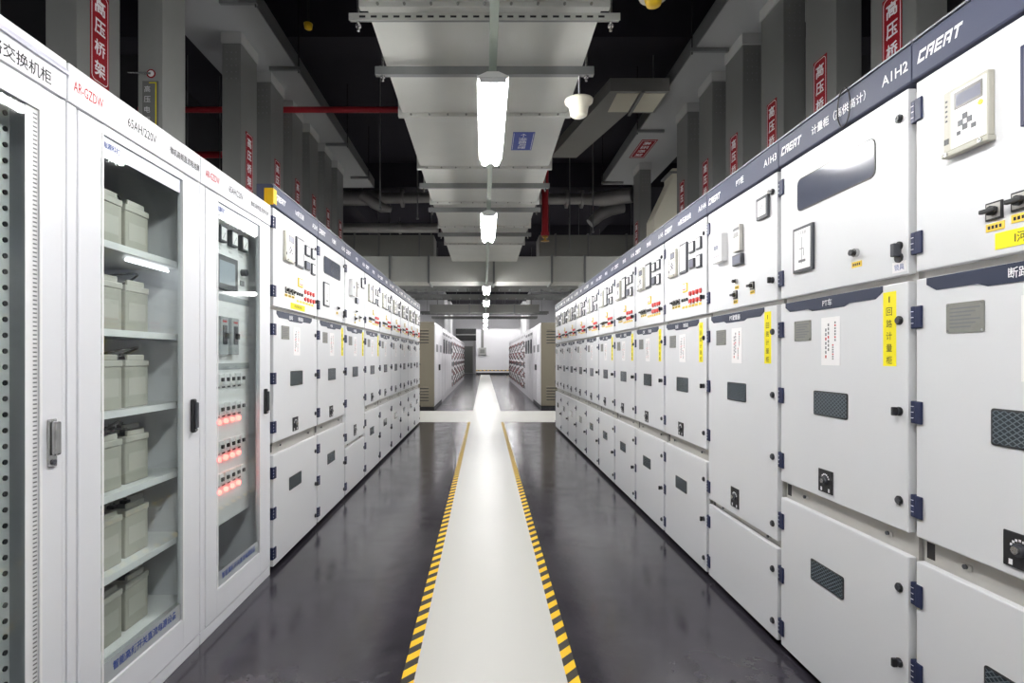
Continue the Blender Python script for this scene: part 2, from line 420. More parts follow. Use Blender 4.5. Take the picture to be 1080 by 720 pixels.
def framed_diagram(parent, x0, x1, z0, z1, frame='darkgrey', border=0.012):
    m = MB()
    m.box(x0, x1, -0.052, -0.0402, z0, z1, M[frame], 0.002)
    m.box(x0+border, x1-border, -0.0526, -0.052, z0+border, z1-border, M['paper'])
    cx = (x0+x1)/2
    for (a, b, c, d) in ((-0.004, -0.06, -0.001, 0.05), (-0.02, 0.0, 0.012, 0.003), (0.010, -0.03, 0.013, 0.0), (-0.025, -0.055, 0.025, -0.045)):
        zc = (z0+z1)/2; s = (z1-z0)/0.19
        m.box(cx+a*s, cx+c*s, -0.053, -0.0526, zc+b*s, zc+d*s, M['greyink'])
    m.text('一次系统', (cx, -0.0527, z1-border-0.016), XD, ZD, M['greyink'], w=(x1-x0)*0.45)
    return m.build('mimic_diagram', parent)
def nameplate(parent, x0, x1, z0, z1):
    m = MB(); m.rrect(x0, x1, z0, z1, -0.0425, -0.0402, 0.004, M['brass'], 2)
    for k in range(6): m.box(x0+0.012, x1-0.012-(k % 3)*0.014, -0.0428, -0.0425, z1-0.018-0.0105*k, z1-0.014-0.0105*k, M['greyink'])
    for xx in (x0+0.006, x1-0.006):
        for zz in (z0+0.006, z1-0.006): m.tube([(xx, -0.0425, zz), (xx, -0.0435, zz)], 0.003, M['chrome'], 6)
    return m.build('nameplate', parent)
def notice(parent, x0, x1, z0, z1):
    m = MB(); m.box(x0, x1, -0.0414, -0.0402, z0, z1, M['paper'])
    for k, (dx, a, b) in enumerate(((0.22, 0.15, 0.8), (0.36, 0.3, 0.9), (0.6, 0.12, 0.45), (0.72, 0.5, 0.92))):
        xx = x0+dx*(x1-x0); zz0 = z0+a*(z1-z0); zz1 = z0+b*(z1-z0); n = 7
        for j in range(n):
            z_a = zz0+(zz1-zz0)*j/n
            m.box(xx, xx+0.008, -0.0418, -0.0414, z_a, z_a+(zz1-zz0)/n*0.66, M['redink'] if (k+j) % 4 == 0 else M['greyink'])
    return m.build('notice', parent)
def mimic_card(parent, x0, x1, z0, z1):
    m = MB(); m.box(x0, x1, -0.0420, -0.0402, z0, z1, M['paper'])
    cx = x0+0.03
    m.box(cx, cx+0.002, -0.0424, -0.0420, z0+0.02, z1-0.02, M['redink'])
    for k in (0.3, 0.5): m.tube([(cx+0.001, -0.0420, z0+k*(z1-z0)), (cx+0.001, -0.0424, z0+k*(z1-z0))], 0.006, M['redink'], 8)
    m.box(cx, x1-0.02, -0.0424, -0.0420, z0+0.02, z0+0.022, M['redink'])
    return m.build('notice', parent)
def window(parent, x0, x1, z0, z1, mat='lattice', r=0.008):
    m = MB()
    m.rrect(x0, x1, z0, z1, -0.0430, -0.0402, r, M['black'], 3)
    m.rrect(x0+0.005, x1-0.005, z0+0.005, z1-0.005, -0.0436, -0.0430, max(0.003, r-0.004), M[mat], 3)
    return m.build('viewing_window', parent)
def keylock(parent, x0, x1, z0, z1):
    m = MB(); m.box(x0, x1, -0.045, -0.0402, z0, z1, M['black'], 0.002); cx = (x0+x1)/2; cz = (z0+z1)/2+0.004
    m.tube([(cx, -0.045, cz), (cx, -0.053, cz)], 0.017, M['darkgrey'], 16)
    m.tube([(cx, -0.053, cz), (cx, -0.060, cz)], 0.010, M['chrome'], 12)
    for a in range(-3, 4): m.box(cx+0.024*math.sin(a*0.4)-0.003, cx+0.024*math.sin(a*0.4)+0.003, -0.0455, -0.045, cz+0.024*math.cos(a*0.4)-0.003, cz+0.024*math.cos(a*0.4)+0.003, M['whiteink'])
    for k in (-1, 1): m.box(cx+k*0.024-0.005, cx+k*0.024+0.005, -0.0455, -0.045, z0+0.006, z0+0.020, M['whiteink'])
    return m.build('earthing_lock', parent)
def title_plate(parent, texts, x1=None):
    m = MB(); a = 0.055; b = x1 or W-0.13
    pts = [(a, Z3-0.002), (a, Z3-0.022), (a+0.035, Z3-0.042), (a+0.17, Z3-0.042), (a+0.20, Z3-0.052), (b-0.20, Z3-0.052), (b-0.17, Z3-0.042), (b-0.035, Z3-0.042), (b, Z3-0.022), (b, Z3-0.002)]
    m.prism(pts, -0.0424, -0.0402, 'y', M['plate'])
    n = len(texts)
    for i, s in enumerate(texts):
        cx = a+(b-a)*(0.5 if n == 1 else (0.36+0.28*i))
        m.text(s, (cx, -0.0425, Z3-0.027), XD, ZD, M['whiteink'], h=0.028, bold=0.012)
    return m.build('title_plate', parent)

def cabinet_shell(root, mid_z0=Z2, low_z1=Z1):
    m = MB()
    m.box(0, W, 0.0, DEPTH, 0.03, ZTOP-0.02, M['frame'])
    m.box(0.012, W-0.012, -0.012, 0.0, 0.03, ZTOP-0.02, M['channel'])
    m.box(0.01, W-0.01, 0.04, DEPTH, 0.0, 0.03, M['plinth'])
    gz = (mid_z0+low_z1)/2
    for xx in (0.16, W-0.14):
        m.box(xx-0.018, xx+0.018, -0.016, -0.012, gz-0.008, gz+0.008, M['channel'])
        m.tube([(xx, -0.016, gz), (xx, -0.022, gz)], 0.007, M['darkgrey'], 8)
    m.box(0.02, 0.05, -0.0125, -0.012, gz-0.025, gz+0.025, M['black'])
    m.build('body', root)
    m = MB(); m.box(0.012, W-0.020, -0.040, -0.012, Z4, ZTOP-0.008, M['paint'], 0.004); up = m.build('instrument_door', root)
    m = MB(); m.box(0.012, W-0.020, -0.040, -0.012, mid_z0, Z3, M['paint'], 0.004); mid = m.build('switch_compartment_door', root)
    m = MB(); m.box(0.012, W-0.020, -0.040, -0.012, 0.035, low_z1, M['paint'], 0.004); low = m.build('cable_compartment_door', root)
    for z in (1.685, 2.095): hinge(up, z)
    return up, mid, low

def header(root, text, number, end_cap=False):
    m = MB(); y0 = -0.044
    prof = [(y0+0.004, 2.192), (y0, 2.197), (y0, 2.308), (y0+0.012, 2.32), (0.06, 2.32), (0.06, 2.192)]
    m.prism(prof, 0.003, W-0.003, 'x', M['header'])
    m.box(0.003, W-0.003, y0-0.0008, y0+0.014, 2.3155, 2.3215, M['headlip'])
    m.logo((0.022, y0, 2.253), XD, ZD, M['whiteink'], 0.036, 0.155)
    if text: m.text(text, (0.415, y0-0.0002, 2.253), XD, ZD, M['whiteink'], h=0.038, bold=0.012)
    if number: m.text(number, (0.712, y0-0.0002, 2.253), XD, ZD, M['whiteink'], h=0.034, bold=0.01)
    h = m.build('header_panel', root)
    if end_cap:
        m = MB(); m.box(-0.003, 0.002, y0, 0.010, 2.195, 2.294, M['yellowcap'])
        m.box(-0.003, 0.045, y0-0.002, y0+0.0, 2.205, 2.292, M['yellowcap'])
        m.build('end_tape', root, 'yellow tape wrapped round the header end')
    return h

def std_mid(mid, texts, sticker=None, z0=Z2, card=False, lock_z=0.80):
    title_plate(mid, texts)
    nameplate(mid, 0.125, 0.245, 1.40, 1.485)
    if card: mimic_card(mid, 0.345, 0.50, 1.27, 1.485)
    else: notice(mid, 0.315, 0.43, 1.30, 1.487)
    window(mid, 0.265, 0.475, 1.10, 1.197)
    keylock(mid, 0.30, 0.39, lock_z, lock_z+0.09)
    if sticker: sticker_v(mid, sticker)
def low_std(low, win=True):
    for z in (0.595, 0.353, 0.115): hinge(low, z)
    for z, k in ((0.589, 0), (0.347, 1), (0.11, 0)): latch(low, z, k)
    if win: window(low, 0.245, 0.452, 0.425, 0.510)
def mid_hw(mid):
    for z in (1.455, 1.16, 0.868): hinge(mid, z)
    for z, k in ((1.45, 0), (1.157, 1), (0.87, 0)): latch(mid, z, k)

def feeder(root, sticker=None, horiz=False):
    up, mid, low = cabinet_shell(root)
    relay(up, 0.15, 0.29, 1.91, 2.085)
    meter(up, 0.345, 0.475, 1.895, 2.095, 0.014, 'paper', 'darkgrey', 'load_display', 0.12)
    meter(up, 0.515, 0.595, 2.005, 2.075); meter(up, 0.635, 0.705, 2.005, 2.08)
    meter(up, 0.515, 0.595, 1.905, 1.965, 0.014, 'lcd'); meter(up, 0.635, 0.705, 1.89, 1.97)
    m = MB(); m.box(0.39, 0.47, -0.048, -0.0402, 1.765, 1.825, M['amber'], 0.002); m.box(0.40, 0.46, -0.0486, -0.048, 1.775, 1.818, M['white'])
    m.box(0.405, 0.455, -0.050, -0.0486, 1.780, 1.786, M['redink']); m.build('test_terminal', up)
    for x in (0.20, 0.255, 0.31): rotary(up, x, 1.715, 0.8)
    for x in (0.38, 0.42, 0.46):
        m = MB(); m.tube([(x, -0.0402, 1.715), (x, -0.050, 1.715)], 0.011, M['black'], 10); m.build('push_button', up)
    for i, x in enumerate((0.52, 0.575, 0.63, 0.685)):
        for z in (1.745, 1.695):
            m = MB(); m.tube([(x, -0.0402, z), (x, -0.052, z)], 0.0145, M['redbtn'], 12)
            m.tube([(x, -0.0402, z), (x, -0.044, z)], 0.018, M['chrome'], 12); m.build('indicator_lamp', up)
    m = MB()
    for i in range(6): m.box(0.37+0.056*i, 0.41+0.056*i, -0.0418, -0.0402, 1.658, 1.674, M['amber'])
    m.build('legend_strip', up)
    if horiz: sticker_h(up, 'I河南电网线', 0.27, 0.52, 1.605, 1.645)
    for z, k in ((2.09, 0), (1.70, 1)): latch(up, z, k)
    std_mid(mid, ['出线', '断路器'], sticker); mid_hw(mid); low_std(low)

def metering(root, sticker=None):
    up, mid, low = cabinet_shell(root)
    window(up, 0.148, 0.62, 1.95, 2.088, 'smoked', 0.025)
    framed_diagram(up, 0.13, 0.27, 1.69, 1.88)
    rotary(up, 0.524, 1.707, 1.0, True, False)
    m = MB(); m.box(W-0.085, W-0.025, -0.0415, -0.0402, 1.605, 1.64, M['paper'])
    m.text('锁具', (W-0.055, -0.0416, 1.622), XD, ZD, M['blueink'], h=0.02); m.build('label', up)
    latch(up, 2.10, 3); latch(up, 1.69, 2)
    std_mid(mid, ['PT车'], sticker); mid_hw(mid); low_std(low)

def voltage(root, sticker=None):
    up, mid, low = cabinet_shell(root, 0.49, 0.455)
    meter(up, 0.14, 0.265, 1.865, 2.02, 0.035, 'white', 'white', 'controller', 0.05)
    m = MB(); m.box(0.165, 0.225, -0.0762, -0.0752, 1.935, 1.96, M['lcd']); m.box(0.165, 0.24, -0.0762, -0.0752, 1.895, 1.90, M['greyink']); m.build('display', up)
    m = MB(); m.box(0.37, 0.445, -0.062, -0.0402, 1.885, 2.025, M['channel'], 0.003)
    m.box(0.38, 0.435, -0.0626, -0.062, 1.96, 1.985, M['lcdframe']); m.box(0.375, 0.44, -0.0626, -0.062, 1.995, 2.01, M['greyink']); m.build('meter_relay', up)
    meter(up, 0.36, 0.455, 1.815, 1.87, 0.02, 'lcd')
    meter(up, 0.60, 0.705, 1.995, 2.10)
    rotary(up, 0.375, 1.735, 0.8, True, False); rotary(up, 0.36, 1.655+0.01, 0.9); rotary(up, 0.54, 1.69, 0.8)
    for z, k in ((2.10, 3), (1.69, 1)): latch(up, z, k)
    title_plate(mid, ['PT避雷器']); nameplate(mid, 0.125, 0.245, 1.40, 1.485); notice(mid, 0.315, 0.43, 1.30, 1.487)
    window(mid, 0.265, 0.475, 1.10, 1.197); keylock(mid, 0.31, 0.40, 0.53, 0.635)
    if sticker: sticker_v(mid, sticker)
    for z in (1.455, 1.16, 0.868, 0.56): hinge(mid, z)
    for z, k in ((1.45, 0), (1.157, 0), (0.87, 0), (0.56, 0)): latch(mid, z, k)
    for z in (0.353, 0.115): hinge(low, z)
    for z, k in ((0.35, 0), (0.11, 0)): latch(low, z, k)

def incomer(root):
    up, mid, low = cabinet_shell(root)
    relay(up, 0.135, 0.275, 1.914, 2.088)
    meter(up, 0.355, 0.52, 1.90, 2.10, 0.015, 'lcd', 'navy', 'load_display', 0.06)
    rotary(up, 0.275, 1.715); rotary(up, 0.345, 1.722)
    for i in range(4):
        m = MB(); m.tube([(0.44+0.06*i, -0.0402, 1.72), (0.44+0.06*i, -0.058, 1.72)], 0.018, M['redbtn'] if i < 2 else M['greenbtn'], 12); m.build('indicator_lamp', up)
    sticker_h(up, 'I河南产业', 0.275, 0.50, 1.612, 1.655)
    latch(up, 2.10, 3); latch(up, 1.69, 2)
    std_mid(mid, ['断路器'], None, card=True); mid_hw(mid); low_std(low)

def ordinal(n): return ['first', 'second', 'third', 'fourth', 'fifth', 'sixth', 'seventh', 'eighth', 'ninth', 'tenth', 'eleventh', 'twelfth', 'thirteenth', 'fourteenth', 'fifteenth', 'sixteenth', 'seventeenth'][n]

ST = 'I回路计量柜'
def make_row(edges, side, plan, group):
    protos = {}
    for i in range(len(edges)-1):
        y0, y1 = edges[i], edges[i+1]; sx = (y1-y0)/W
        if side == 'right': loc, rz, sc = (XR, y1, 0), -PI/2, (sx, 1, 1)
        else: loc, rz, sc = (XL, y0, 0), PI/2, (sx, 1, 1.035)
        kind, stick, name, number, label = plan[i]
        key = (kind, stick)
        if key not in PROTOS:
            r = thing('switchgear_cabinet', label, 'switchgear cabinet', loc, rz, group, sc)
            {'feeder': lambda: feeder(r, stick), 'feeder_h': lambda: feeder(r, stick, True), 'metering': lambda: metering(r, stick),
             'voltage': lambda: voltage(r, stick), 'incomer': lambda: incomer(r)}[kind]()
            PROTOS[key] = r
        else:
            src = PROTOS[key]
            r = src.copy(); COL.objects.link(r); r.location = loc; r.rotation_euler = (0, 0, rz); r.scale = sc
            for ch in list(src.children):
                if ch.name.startswith(('header_panel', 'end_tape')): continue
                copy_tree(ch, r)
            tag(r, label, 'switchgear cabinet', group)
        header(r, name, number, end_cap=(side == 'left' and i == 0))
PROTOS = {}
planR = [('incomer', None, '进线柜', 'A1H1', 'light grey switchgear cabinet nearest the camera on the right with beige relay'),
         ('metering', ST, '计量柜（高供高计）', 'A1H2', 'light grey metering cabinet with long smoked window, second from the front on the right'),
         ('voltage', ST, 'PT柜', 'A1H3', 'light grey cabinet without lower window, third from the front on the right')]
for k in range(9):
    st = ST if k < 4 else None
    end = ' at the far end of the right row' if k == 8 else ''
    lab = 'light grey %sfeeder cabinet with red lamps, %s from the front on the right' % ('yellow-stickered ' if st else '', ordinal(k+3))
    if k == 8: lab = 'light grey feeder cabinet with red lamps at the far end of the right row'
    planR.append(('feeder', st, '1#变压器出线' if k == 0 else '馈线柜', 'A1H%d' % (k+4), lab))
planL = [('feeder_h', None, '1#变压器', 'A2H1', 'light grey feeder cabinet with yellow taped header end beside the glazed cabinets'),
         ('metering', ST, '计量柜', 'A2H2', 'light grey metering cabinet with smoked window, second in the left switchgear row'),
         ('voltage', ST, 'PT柜', 'A2H3', 'light grey cabinet with lower door gap, third in the left switchgear row')]
for k in range(6):
    st = ST if k < 1 else None
    lab = 'light grey %sfeeder cabinet with red lamps, %s in the left switchgear row' % ('yellow-stickered ' if st else '', ordinal(k+3))
    if k == 5: lab = 'light grey feeder cabinet with red lamps at the far end of the left switchgear row'
    planL.append(('feeder', st, '馈线柜', 'A2H%d' % (k+4), lab))
make_row(R_EDGES, 'right', planR, 'switchgear row on the right of the aisle')
make_row(L_EDGES, 'left', planL, 'switchgear row on the left of the aisle')

# thin wire hoop hanging over the header of the metering cabinet
m = MB(); Yh = 2.03
pts = []
for k in range(25):
    a = 2*PI*k/24; pts.append((XR-0.050, Yh+0.035*math.sin(a), 2.256+0.072*math.cos(a)))
m.tube(pts, 0.0025, M['cable'], 6, False)
tag(m.build('wire_loop'), 'thin black wire loop hanging over the header of the metering cabinet', 'wire')

# ------------------------------------------------------------------ glazed cabinets on the left
def glazed(name, label, cat, y0, y1, gx0, gx1, gz0=0.19, gz1=2.10, texts=()):
    w = y1-y0
    r = thing(name, label, cat, (XG, y0, 0), PI/2)
    D = 0.62
    m = MB(); t = 0.02
    m.box(0.002, t, 0.0, D, 0.0, 2.26, M['dcpaint']); m.box(w-t, w-0.002, 0.0, D, 0.0, 2.26, M['dcpaint'])
    m.box(t, w-t, D-t, D, 0.0, 2.26, M['interior']); m.box(t, w-t, 0, D-t, 2.24, 2.26, M['dcpaint'])
    m.box(t, w-t, 0, D-t, 0.0, 0.06, M['dcpaint'])
    m.box(t, 0.045, -0.0, 0.03, 0.06, 2.24, M['dcpaint']); m.box(w-0.035, w-t, 0.0, 0.03, 0.06, 2.24, M['dcpaint'])
    m.build('body', r)
    m = MB(); m.box(0.003, w-0.003, -0.026, 0.0, 2.138, 2.26, M['dcpaint'], 0.003)
    for (tx, x, z, mt, h_, w_) in texts: m.text(tx, (x, -0.0262, z), XD, ZD, M[mt], h=h_, w=w_, bold=0.008)
    hd = m.build('header_panel', r)
    m = MB(); m.box(0.003, w-0.003, -0.022, 0.0, 0.0, 0.055, M['dcpaint'], 0.003); m.build('plinth_panel', r)
    x0, x1, z0, z1 = 0.045, w-0.022, 0.062, 2.130
    d = MB(); y_ = -0.026
    d.box(x0, gx0, y_, 0.0, z0, z1, M['dcpaint'], 0.003); d.box(gx1, x1, y_, 0.0, z0, z1, M['dcpaint'], 0.003)
    d.box(gx0, gx1, y_+0.0003, 0.0, z0, gz0, M['dcpaint']); d.box(gx0, gx1, y_+0.0003, 0.0, gz1, z1, M['dcpaint'])
    d.box(gx0, gx0+0.008, y_-0.003, y_, gz0, gz1, M['white']); d.box(gx1-0.008, gx1, y_-0.003, y_, gz0, gz1, M['white'])
    door = d.build('door', r)
    m = MB(); m.box(gx0, gx1, -0.016, -0.011, gz0, gz1, M['glass']); m.build('glass_pane', door)
    # outer frame strips
    m = MB(); m.box(0.003, 0.041, -0.022, 0.0, 0.058, 2.134, M['dcpaint'], 0.002); m.box(w-0.018, w-0.003, -0.022, 0.0, 0.058, 2.134, M['dcpaint'], 0.002)
    m.build('frame_post', r)
    return r, door, hd, w

def handle_black(door, x, z):
    m = MB(); m.box(x-0.014, x+0.014, -0.044, -0.026, z-0.075, z+0.075, M['black'], 0.006)
    m.box(x-0.010, x+0.010, -0.056, -0.044, z-0.055, z+0.06, M['darkgrey'], 0.005)
    m.tube([(x, -0.044, z-0.062), (x, -0.05, z-0.062)], 0.007, M['chrome'], 10)
    m.build('handle', door)

# battery cabinet
YB0, YB1 = 1.724, 2.531
r, door, hd, w = glazed('battery_cabinet', 'white glass-door cabinet of batteries on shelves left of the aisle', 'battery cabinet', YB0, YB1, 1.874-YB0, 2.385-YB0, texts=(('AR-GZDW', 0.09, 2.198, 'redink', 0.034, 0.135), ('65AH/220V', 0.375, 2.197, 'ink', 0.034, 0.175), ('微机高频直流电池屏', 0.675, 2.197, 'ink', 0.032, 0.235)))
m = MB(); m.box(0.158, 0.652, -0.0172, -0.0162, 2.042, 2.098, M['film']); m.text('电源科技', (0.215, -0.0174, 2.07), XD, ZD, M['blueink'], h=0.022, w=0.09, bold=0.02); m.build('title_film', door)
m = MB(); m.box(0.158, 0.652, -0.0172, -0.0162, 0.192, 0.265, M['interior']); m.text('智能高频开关直流电源设备', (0.42, -0.0174, 0.235), XD, ZD, M['blueink'], h=0.034, w=0.40, bold=0.02); m.build('footer_film', door)
handle_black(door, 2.452-YB0, 1.07)
SH = [0.245, 0.533, 0.826, 1.13, 1.43, 1.75]
for z in SH:
    m = MB(); m.box(0.02, w-0.02, 0.030, 0.59, z-0.018, z, M['shelf'], 0.002)
    m.box(0.02, w-0.02, 0.026, 0.032, z-0.022, z+0.004, M['shelf']); m.build('shelf', r)
m = MB(); m.tube([(0.47, 0.10, 1.722), (0.76, 0.10, 1.722)], 0.006, M['glowstrip'], 8); m.build('glowing_strip', r, 'glowing white strip under the top shelf')  # thin white emissive bar just below the top shelf

bp = None
LEVEL = ['bottom', 'second lowest', 'third lowest', 'third highest', 'second highest', 'top']
for li, z in enumerate(SH):
    for bi, (bx, by, bw) in enumerate(((0.335, 0.075, 0.148), (0.518, 0.085, 0.148), (0.70, 0.22, 0.148))):
        lab = 'pale grey battery at the %s end of the %s shelf in the battery cabinet' % (('near', 'far', 'far')[bi], LEVEL[li])
        if bi == 1: lab = 'pale grey battery in the middle of the %s shelf in the battery cabinet' % LEVEL[li]
        loc = (XG-by, YB0+bx-bw/2, z)
        if bp is None:
            bp = thing('battery', lab, 'battery', loc, PI/2, 'batteries on the cabinet shelves')
            q = MB(); q.box(0, bw, 0, 0.30, 0.0005, 0.165, M['battery'], 0.005); q.box(0.02, bw-0.02, -0.0008, 0, 0.05, 0.12, M['batterylid']); q.build('case', bp)
            q = MB(); q.box(-0.002, bw+0.002, -0.003, 0.302, 0.165, 0.19, M['batterylid'], 0.004)
            q.box(0.035, bw-0.035, 0.02, 0.10, 0.19, 0.1905, M['darkgrey'])
            q.box(0.02, bw-0.02, 0.004, 0.016, 0.19, 0.212, M['batterylid'], 0.003); lid = q.build('lid', bp)
            for tx in (0.035, bw-0.035):
                q = MB(); q.box(tx-0.014, tx+0.014, 0.06, 0.09, 0.19, 0.205, M['black'], 0.003); q.tube([(tx, 0.075, 0.205), (tx, 0.075, 0.214)], 0.007, M['chrome'], 8); q.build('terminal', lid)
        else:
            c = copy_tree(bp); c.location = loc; c['label'] = lab
    # connecting cable between batteries
    m = MB(); pts = []
    a = Vector((XG-0.15, YB0+0.39, z+0.212)); b = Vector((XG-0.25, YB0+0.66, z+0.212))
    if li in (0, 1, 5): a.z = b.z = z+0.213
    for k in range(13):
        t = k/12; p = a.lerp(b, t); p.z += 0.03*math.sin(PI*t) ; p.x += 0.11*math.sin(PI*t)*(1 if li in (3, 4) else 0.3); pts.append(p)
    m.tube(pts, 0.005, M['cable'], 6)
    tag(m.build('battery_cable'), 'black cable joining batteries on the %s shelf' % LEVEL[li], 'cable', 'battery cables')

# direct current supply cabinet
YD0, YD1 = 2.531, 3.362
r, door, hd, w = glazed('power_supply_cabinet', 'white glass-door cabinet with meters and red lamps beside the battery cabinet', 'electrical cabinet', YD0, YD1, 2.684-YD0, 3.20-YD0, texts=(('AR-GZDW', 0.11, 2.198, 'redink', 0.034, 0.135), ('65AH/220V', 0.36, 2.197, 'ink', 0.034, 0.165), ('微机高频直流馈电屏', 0.665, 2.197, 'ink', 0.032, 0.25)))
m = MB(); m.box(0.161, 0.661, -0.0172, -0.0162, 2.042, 2.098, M['film']); m.text('电源科技', (0.215, -0.0174, 2.07), XD, ZD, M['blueink'], h=0.026, w=0.075, bold=0.02); m.build('title_film', door)
m = MB(); m.box(0.161, 0.661, -0.0172, -0.0162, 0.192, 0.265, M['interior']); m.text('智能高频开关直流电源设备', (0.42, -0.0174, 0.235), XD, ZD, M['blueink'], h=0.034, w=0.40, bold=0.02); m.build('footer_film', door)
handle_black(door, 3.262-YD0, 1.07)
PY = 0.055
m = MB(); m.box(0.03, 0.70, PY, PY+0.004, 0.45, 2.12, M['white'])
for z in (1.635, 1.27): m.box(0.03, 0.70, PY-0.003, PY, z-0.004, z+0.03, M['interior'])
pan = m.build('mounting_panel', r)
yo = -YD0
for (a, b) in ((2.835, 2.905), (2.96, 3.035), (3.09, 3.165)):
    m = MB(); m.box(a+yo, b+yo, PY-0.028, PY, 1.935, 2.02, M['darkgrey'], 0.003); m.box(a+yo+0.008, b+yo-0.008, PY-0.0285, PY-0.028, 1.945, 2.012, M['paper'])
    m.tube([(a+yo+0.02, PY-0.029, 1.95), (b+yo-0.02, PY-0.029, 1.99)], 0.001, M['ink'], 4)
    m.text('电压V', ((a+b)/2+yo, PY-0.0003, 1.905), XD, ZD, M['greyink'], h=0.014); m.build('panel_meter', pan)
m = MB(); m.box(2.80+yo, 3.05+yo, PY-0.02, PY, 1.69, 1.87, M['darkgrey'], 0.004); m.box(2.835+yo, 3.015+yo, PY-0.0206, PY-0.02, 1.72, 1.84, M['hmi']); m.build('touch_screen', pan)
m = MB(); m.tube([(3.14+yo, PY, 1.815), (3.14+yo, PY-0.03, 1.815)], 0.02, M['darkgrey'], 12); m.box(3.115+yo, 3.165+yo, PY-0.004, PY, 1.74, 1.77, M['greyink']); m.build('rotary_switch', pan)
for a in (2.83, 2.955):
    m = MB(); m.box(a+yo, a+0.085+yo, PY-0.03, PY, 1.345, 1.545, M['interior'], 0.004); m.box(a+0.02+yo, a+0.065+yo, PY-0.034, PY-0.03, 1.40, 1.50, M['darkgrey'], 0.002)
    m.box(a+0.03+yo, a+0.055+yo, PY-0.05, PY-0.034, 1.43, 1.46, M['black'], 0.003); m.box(a+0.02+yo, a+0.065+yo, PY-0.031, PY-0.03, 1.515, 1.525, M['redink']); m.build('circuit_breaker', pan)
for zi, z in enumerate((1.185, 1.03, 0.835, 0.665)):
    for k in range(5):
        a = 2.835+0.062*k
        m = MB(); m.box(a+yo, a+0.046+yo, PY-0.022, PY, z, z+0.06, M['white'], 0.003); m.box(a+0.012+yo, a+0.034+yo, PY-0.032, PY-0.022, z+0.02, z+0.04, M['black'], 0.002)
        m.box(a+0.006+yo, a+0.04+yo, PY-0.0006, PY, z-0.016, z-0.008, M['ink']); m.build('miniature_breaker', pan)
    if zi:
        for k in range(4):
            a = 2.86+0.075*k
            m = MB(); m.tube([(a+yo, PY, z-0.038), (a+yo, PY-0.014, z-0.038)], 0.013, M['redled'], 10); m.build('indicator_lamp', pan, 'lit red indicator lamp')

# network cabinet
YN0, YN1 = 0.90, 1.722
r, door, hd, w = glazed('network_cabinet', 'white glass-door network cabinet cut by the left edge of the photo', 'network cabinet', YN0, YN1, 0.08, 1.62-YN0, 0.14, 2.06, texts=(('网络交换机柜', 0.632, 2.172, 'ink', 0.042, 0.25),))
m = MB(); m.prism([(-0.034, 2.215), (-0.034, 2.222), (-0.004, 2.272), (0.2, 2.272), (0.2, 2.261), (0.0, 2.261), (0.0, 2.215)], 0.003, w-0.003, 'x', M['lavender']); m.build('top_cap', r)
m = MB(); m.box(1.655-YN0-0.017, 1.655-YN0+0.017, -0.034, -0.026, 1.0, 1.145, M['chrome'], 0.004)
m.box(1.655-YN0-0.012, 1.655-YN0+0.012, -0.052, -0.034, 1.035, 1.138, M['chrome'], 0.006); m.tube([(1.655-YN0, -0.034, 1.015), (1.655-YN0, -0.039, 1.015)], 0.008, M['darkgrey'], 10); m.build('handle', door)
m = MB(); m.box(1.573-YN0, 1.618-YN0, -0.0175, -0.0162, 0.141, 2.059, M['white'])
for k in range(150): m.box(1.60-YN0, 1.614-YN0, -0.0179, -0.0175, 0.15+k*0.0127, 0.154+k*0.0127, M['greyink'])
m.build('perforated_strip', door)
m = MB(); m.box(0.665, 0.722, 0.07, 0.10, 0.08, 2.2, M['shelf'])
for k in range(43): m.tube([(0.705, 0.07, 0.14+k*0.0465), (0.705, 0.066, 0.14+k*0.0465)], 0.008, M['black'], 8)
m.build('rack_rail', r)
m = MB()
for (a, b, mt) in ((1.55, 1.60, 'black'), (1.15, 1.33, 'interior'), (0.95, 1.08, 'black'), (0.4, 0.6, 'interior')): m.box(0.08, 0.59, 0.08, 0.42, a, b, M[mt], 0.003)
m.build('network_switch', r)

# ------------------------------------------------------------------ floor, walkway, tape
m = MB(); m.box(-5.2, 5.2, -3.2, 46.4, -0.1, 0.0, M['floor']); struct('floor', m)
m = MB(); m.box(-0.29, 0.34, -3.0, 11.30, 0.0, 0.0025, M['walk']); m.box(-5.0, 5.0, 11.30, 13.65, 0.0, 0.0025, M['walk']); m.box(-0.29, 0.40, 13.65, 42.4, 0.0, 0.0025, M['walk']); struct('floor_walkway', m)
for (a, b, mt, lab) in ((-0.343, -0.29, 'hazl', 'black and yellow hazard tape along the left edge of the white walkway'), (0.34, 0.393, 'hazl', 'black and yellow hazard tape along the right edge of the white walkway')):
    m = MB(); m.box(a, b, -3.0, 11.30, 0.0, 0.003, M[mt]); tag(m.build('hazard_tape'), lab, 'floor tape', 'hazard tapes beside the walkway')

# ------------------------------------------------------------------ shell
HZ = 5.8
m = MB(); m.box(-5.2, 5.2, -3.2, 46.4, HZ, HZ+0.2, M['black_ceiling'])
for y in (1.0, 6.9, 12.8, 18.7, 24.6, 30.5, 36.4): m.box(-5.0, 5.0, y-0.2, y+0.2, HZ-0.55, HZ, M['black_ceiling'])
for x in (-3.6, 3.6): m.box(x-0.15, x+0.15, -3.0, 46.0, HZ-0.45, HZ, M['black_ceiling'])
struct('ceiling', m)
m = MB(); m.box(-5.2, -5.0, -3.2, 46.4, 0, HZ, M['darkwall']); struct('wall_left', m)
m = MB(); m.box(5.0, 5.2, -3.2, 46.4, 0, HZ, M['darkwall']); struct('wall_right', m)
m = MB(); m.box(-5.0, 5.0, -3.2, -3.0, 0, HZ, M['wall']); struct('wall_near', m)
m = MB(); m.box(-5.0, 5.0, 46.0, 46.2, 0, HZ, M['wall']); struct('wall_far', m)
m = MB(); m.box(-0.66, 4.9, 42.7, 45.9, 0, 3.56, M['wall']); struct('wall_back', m)
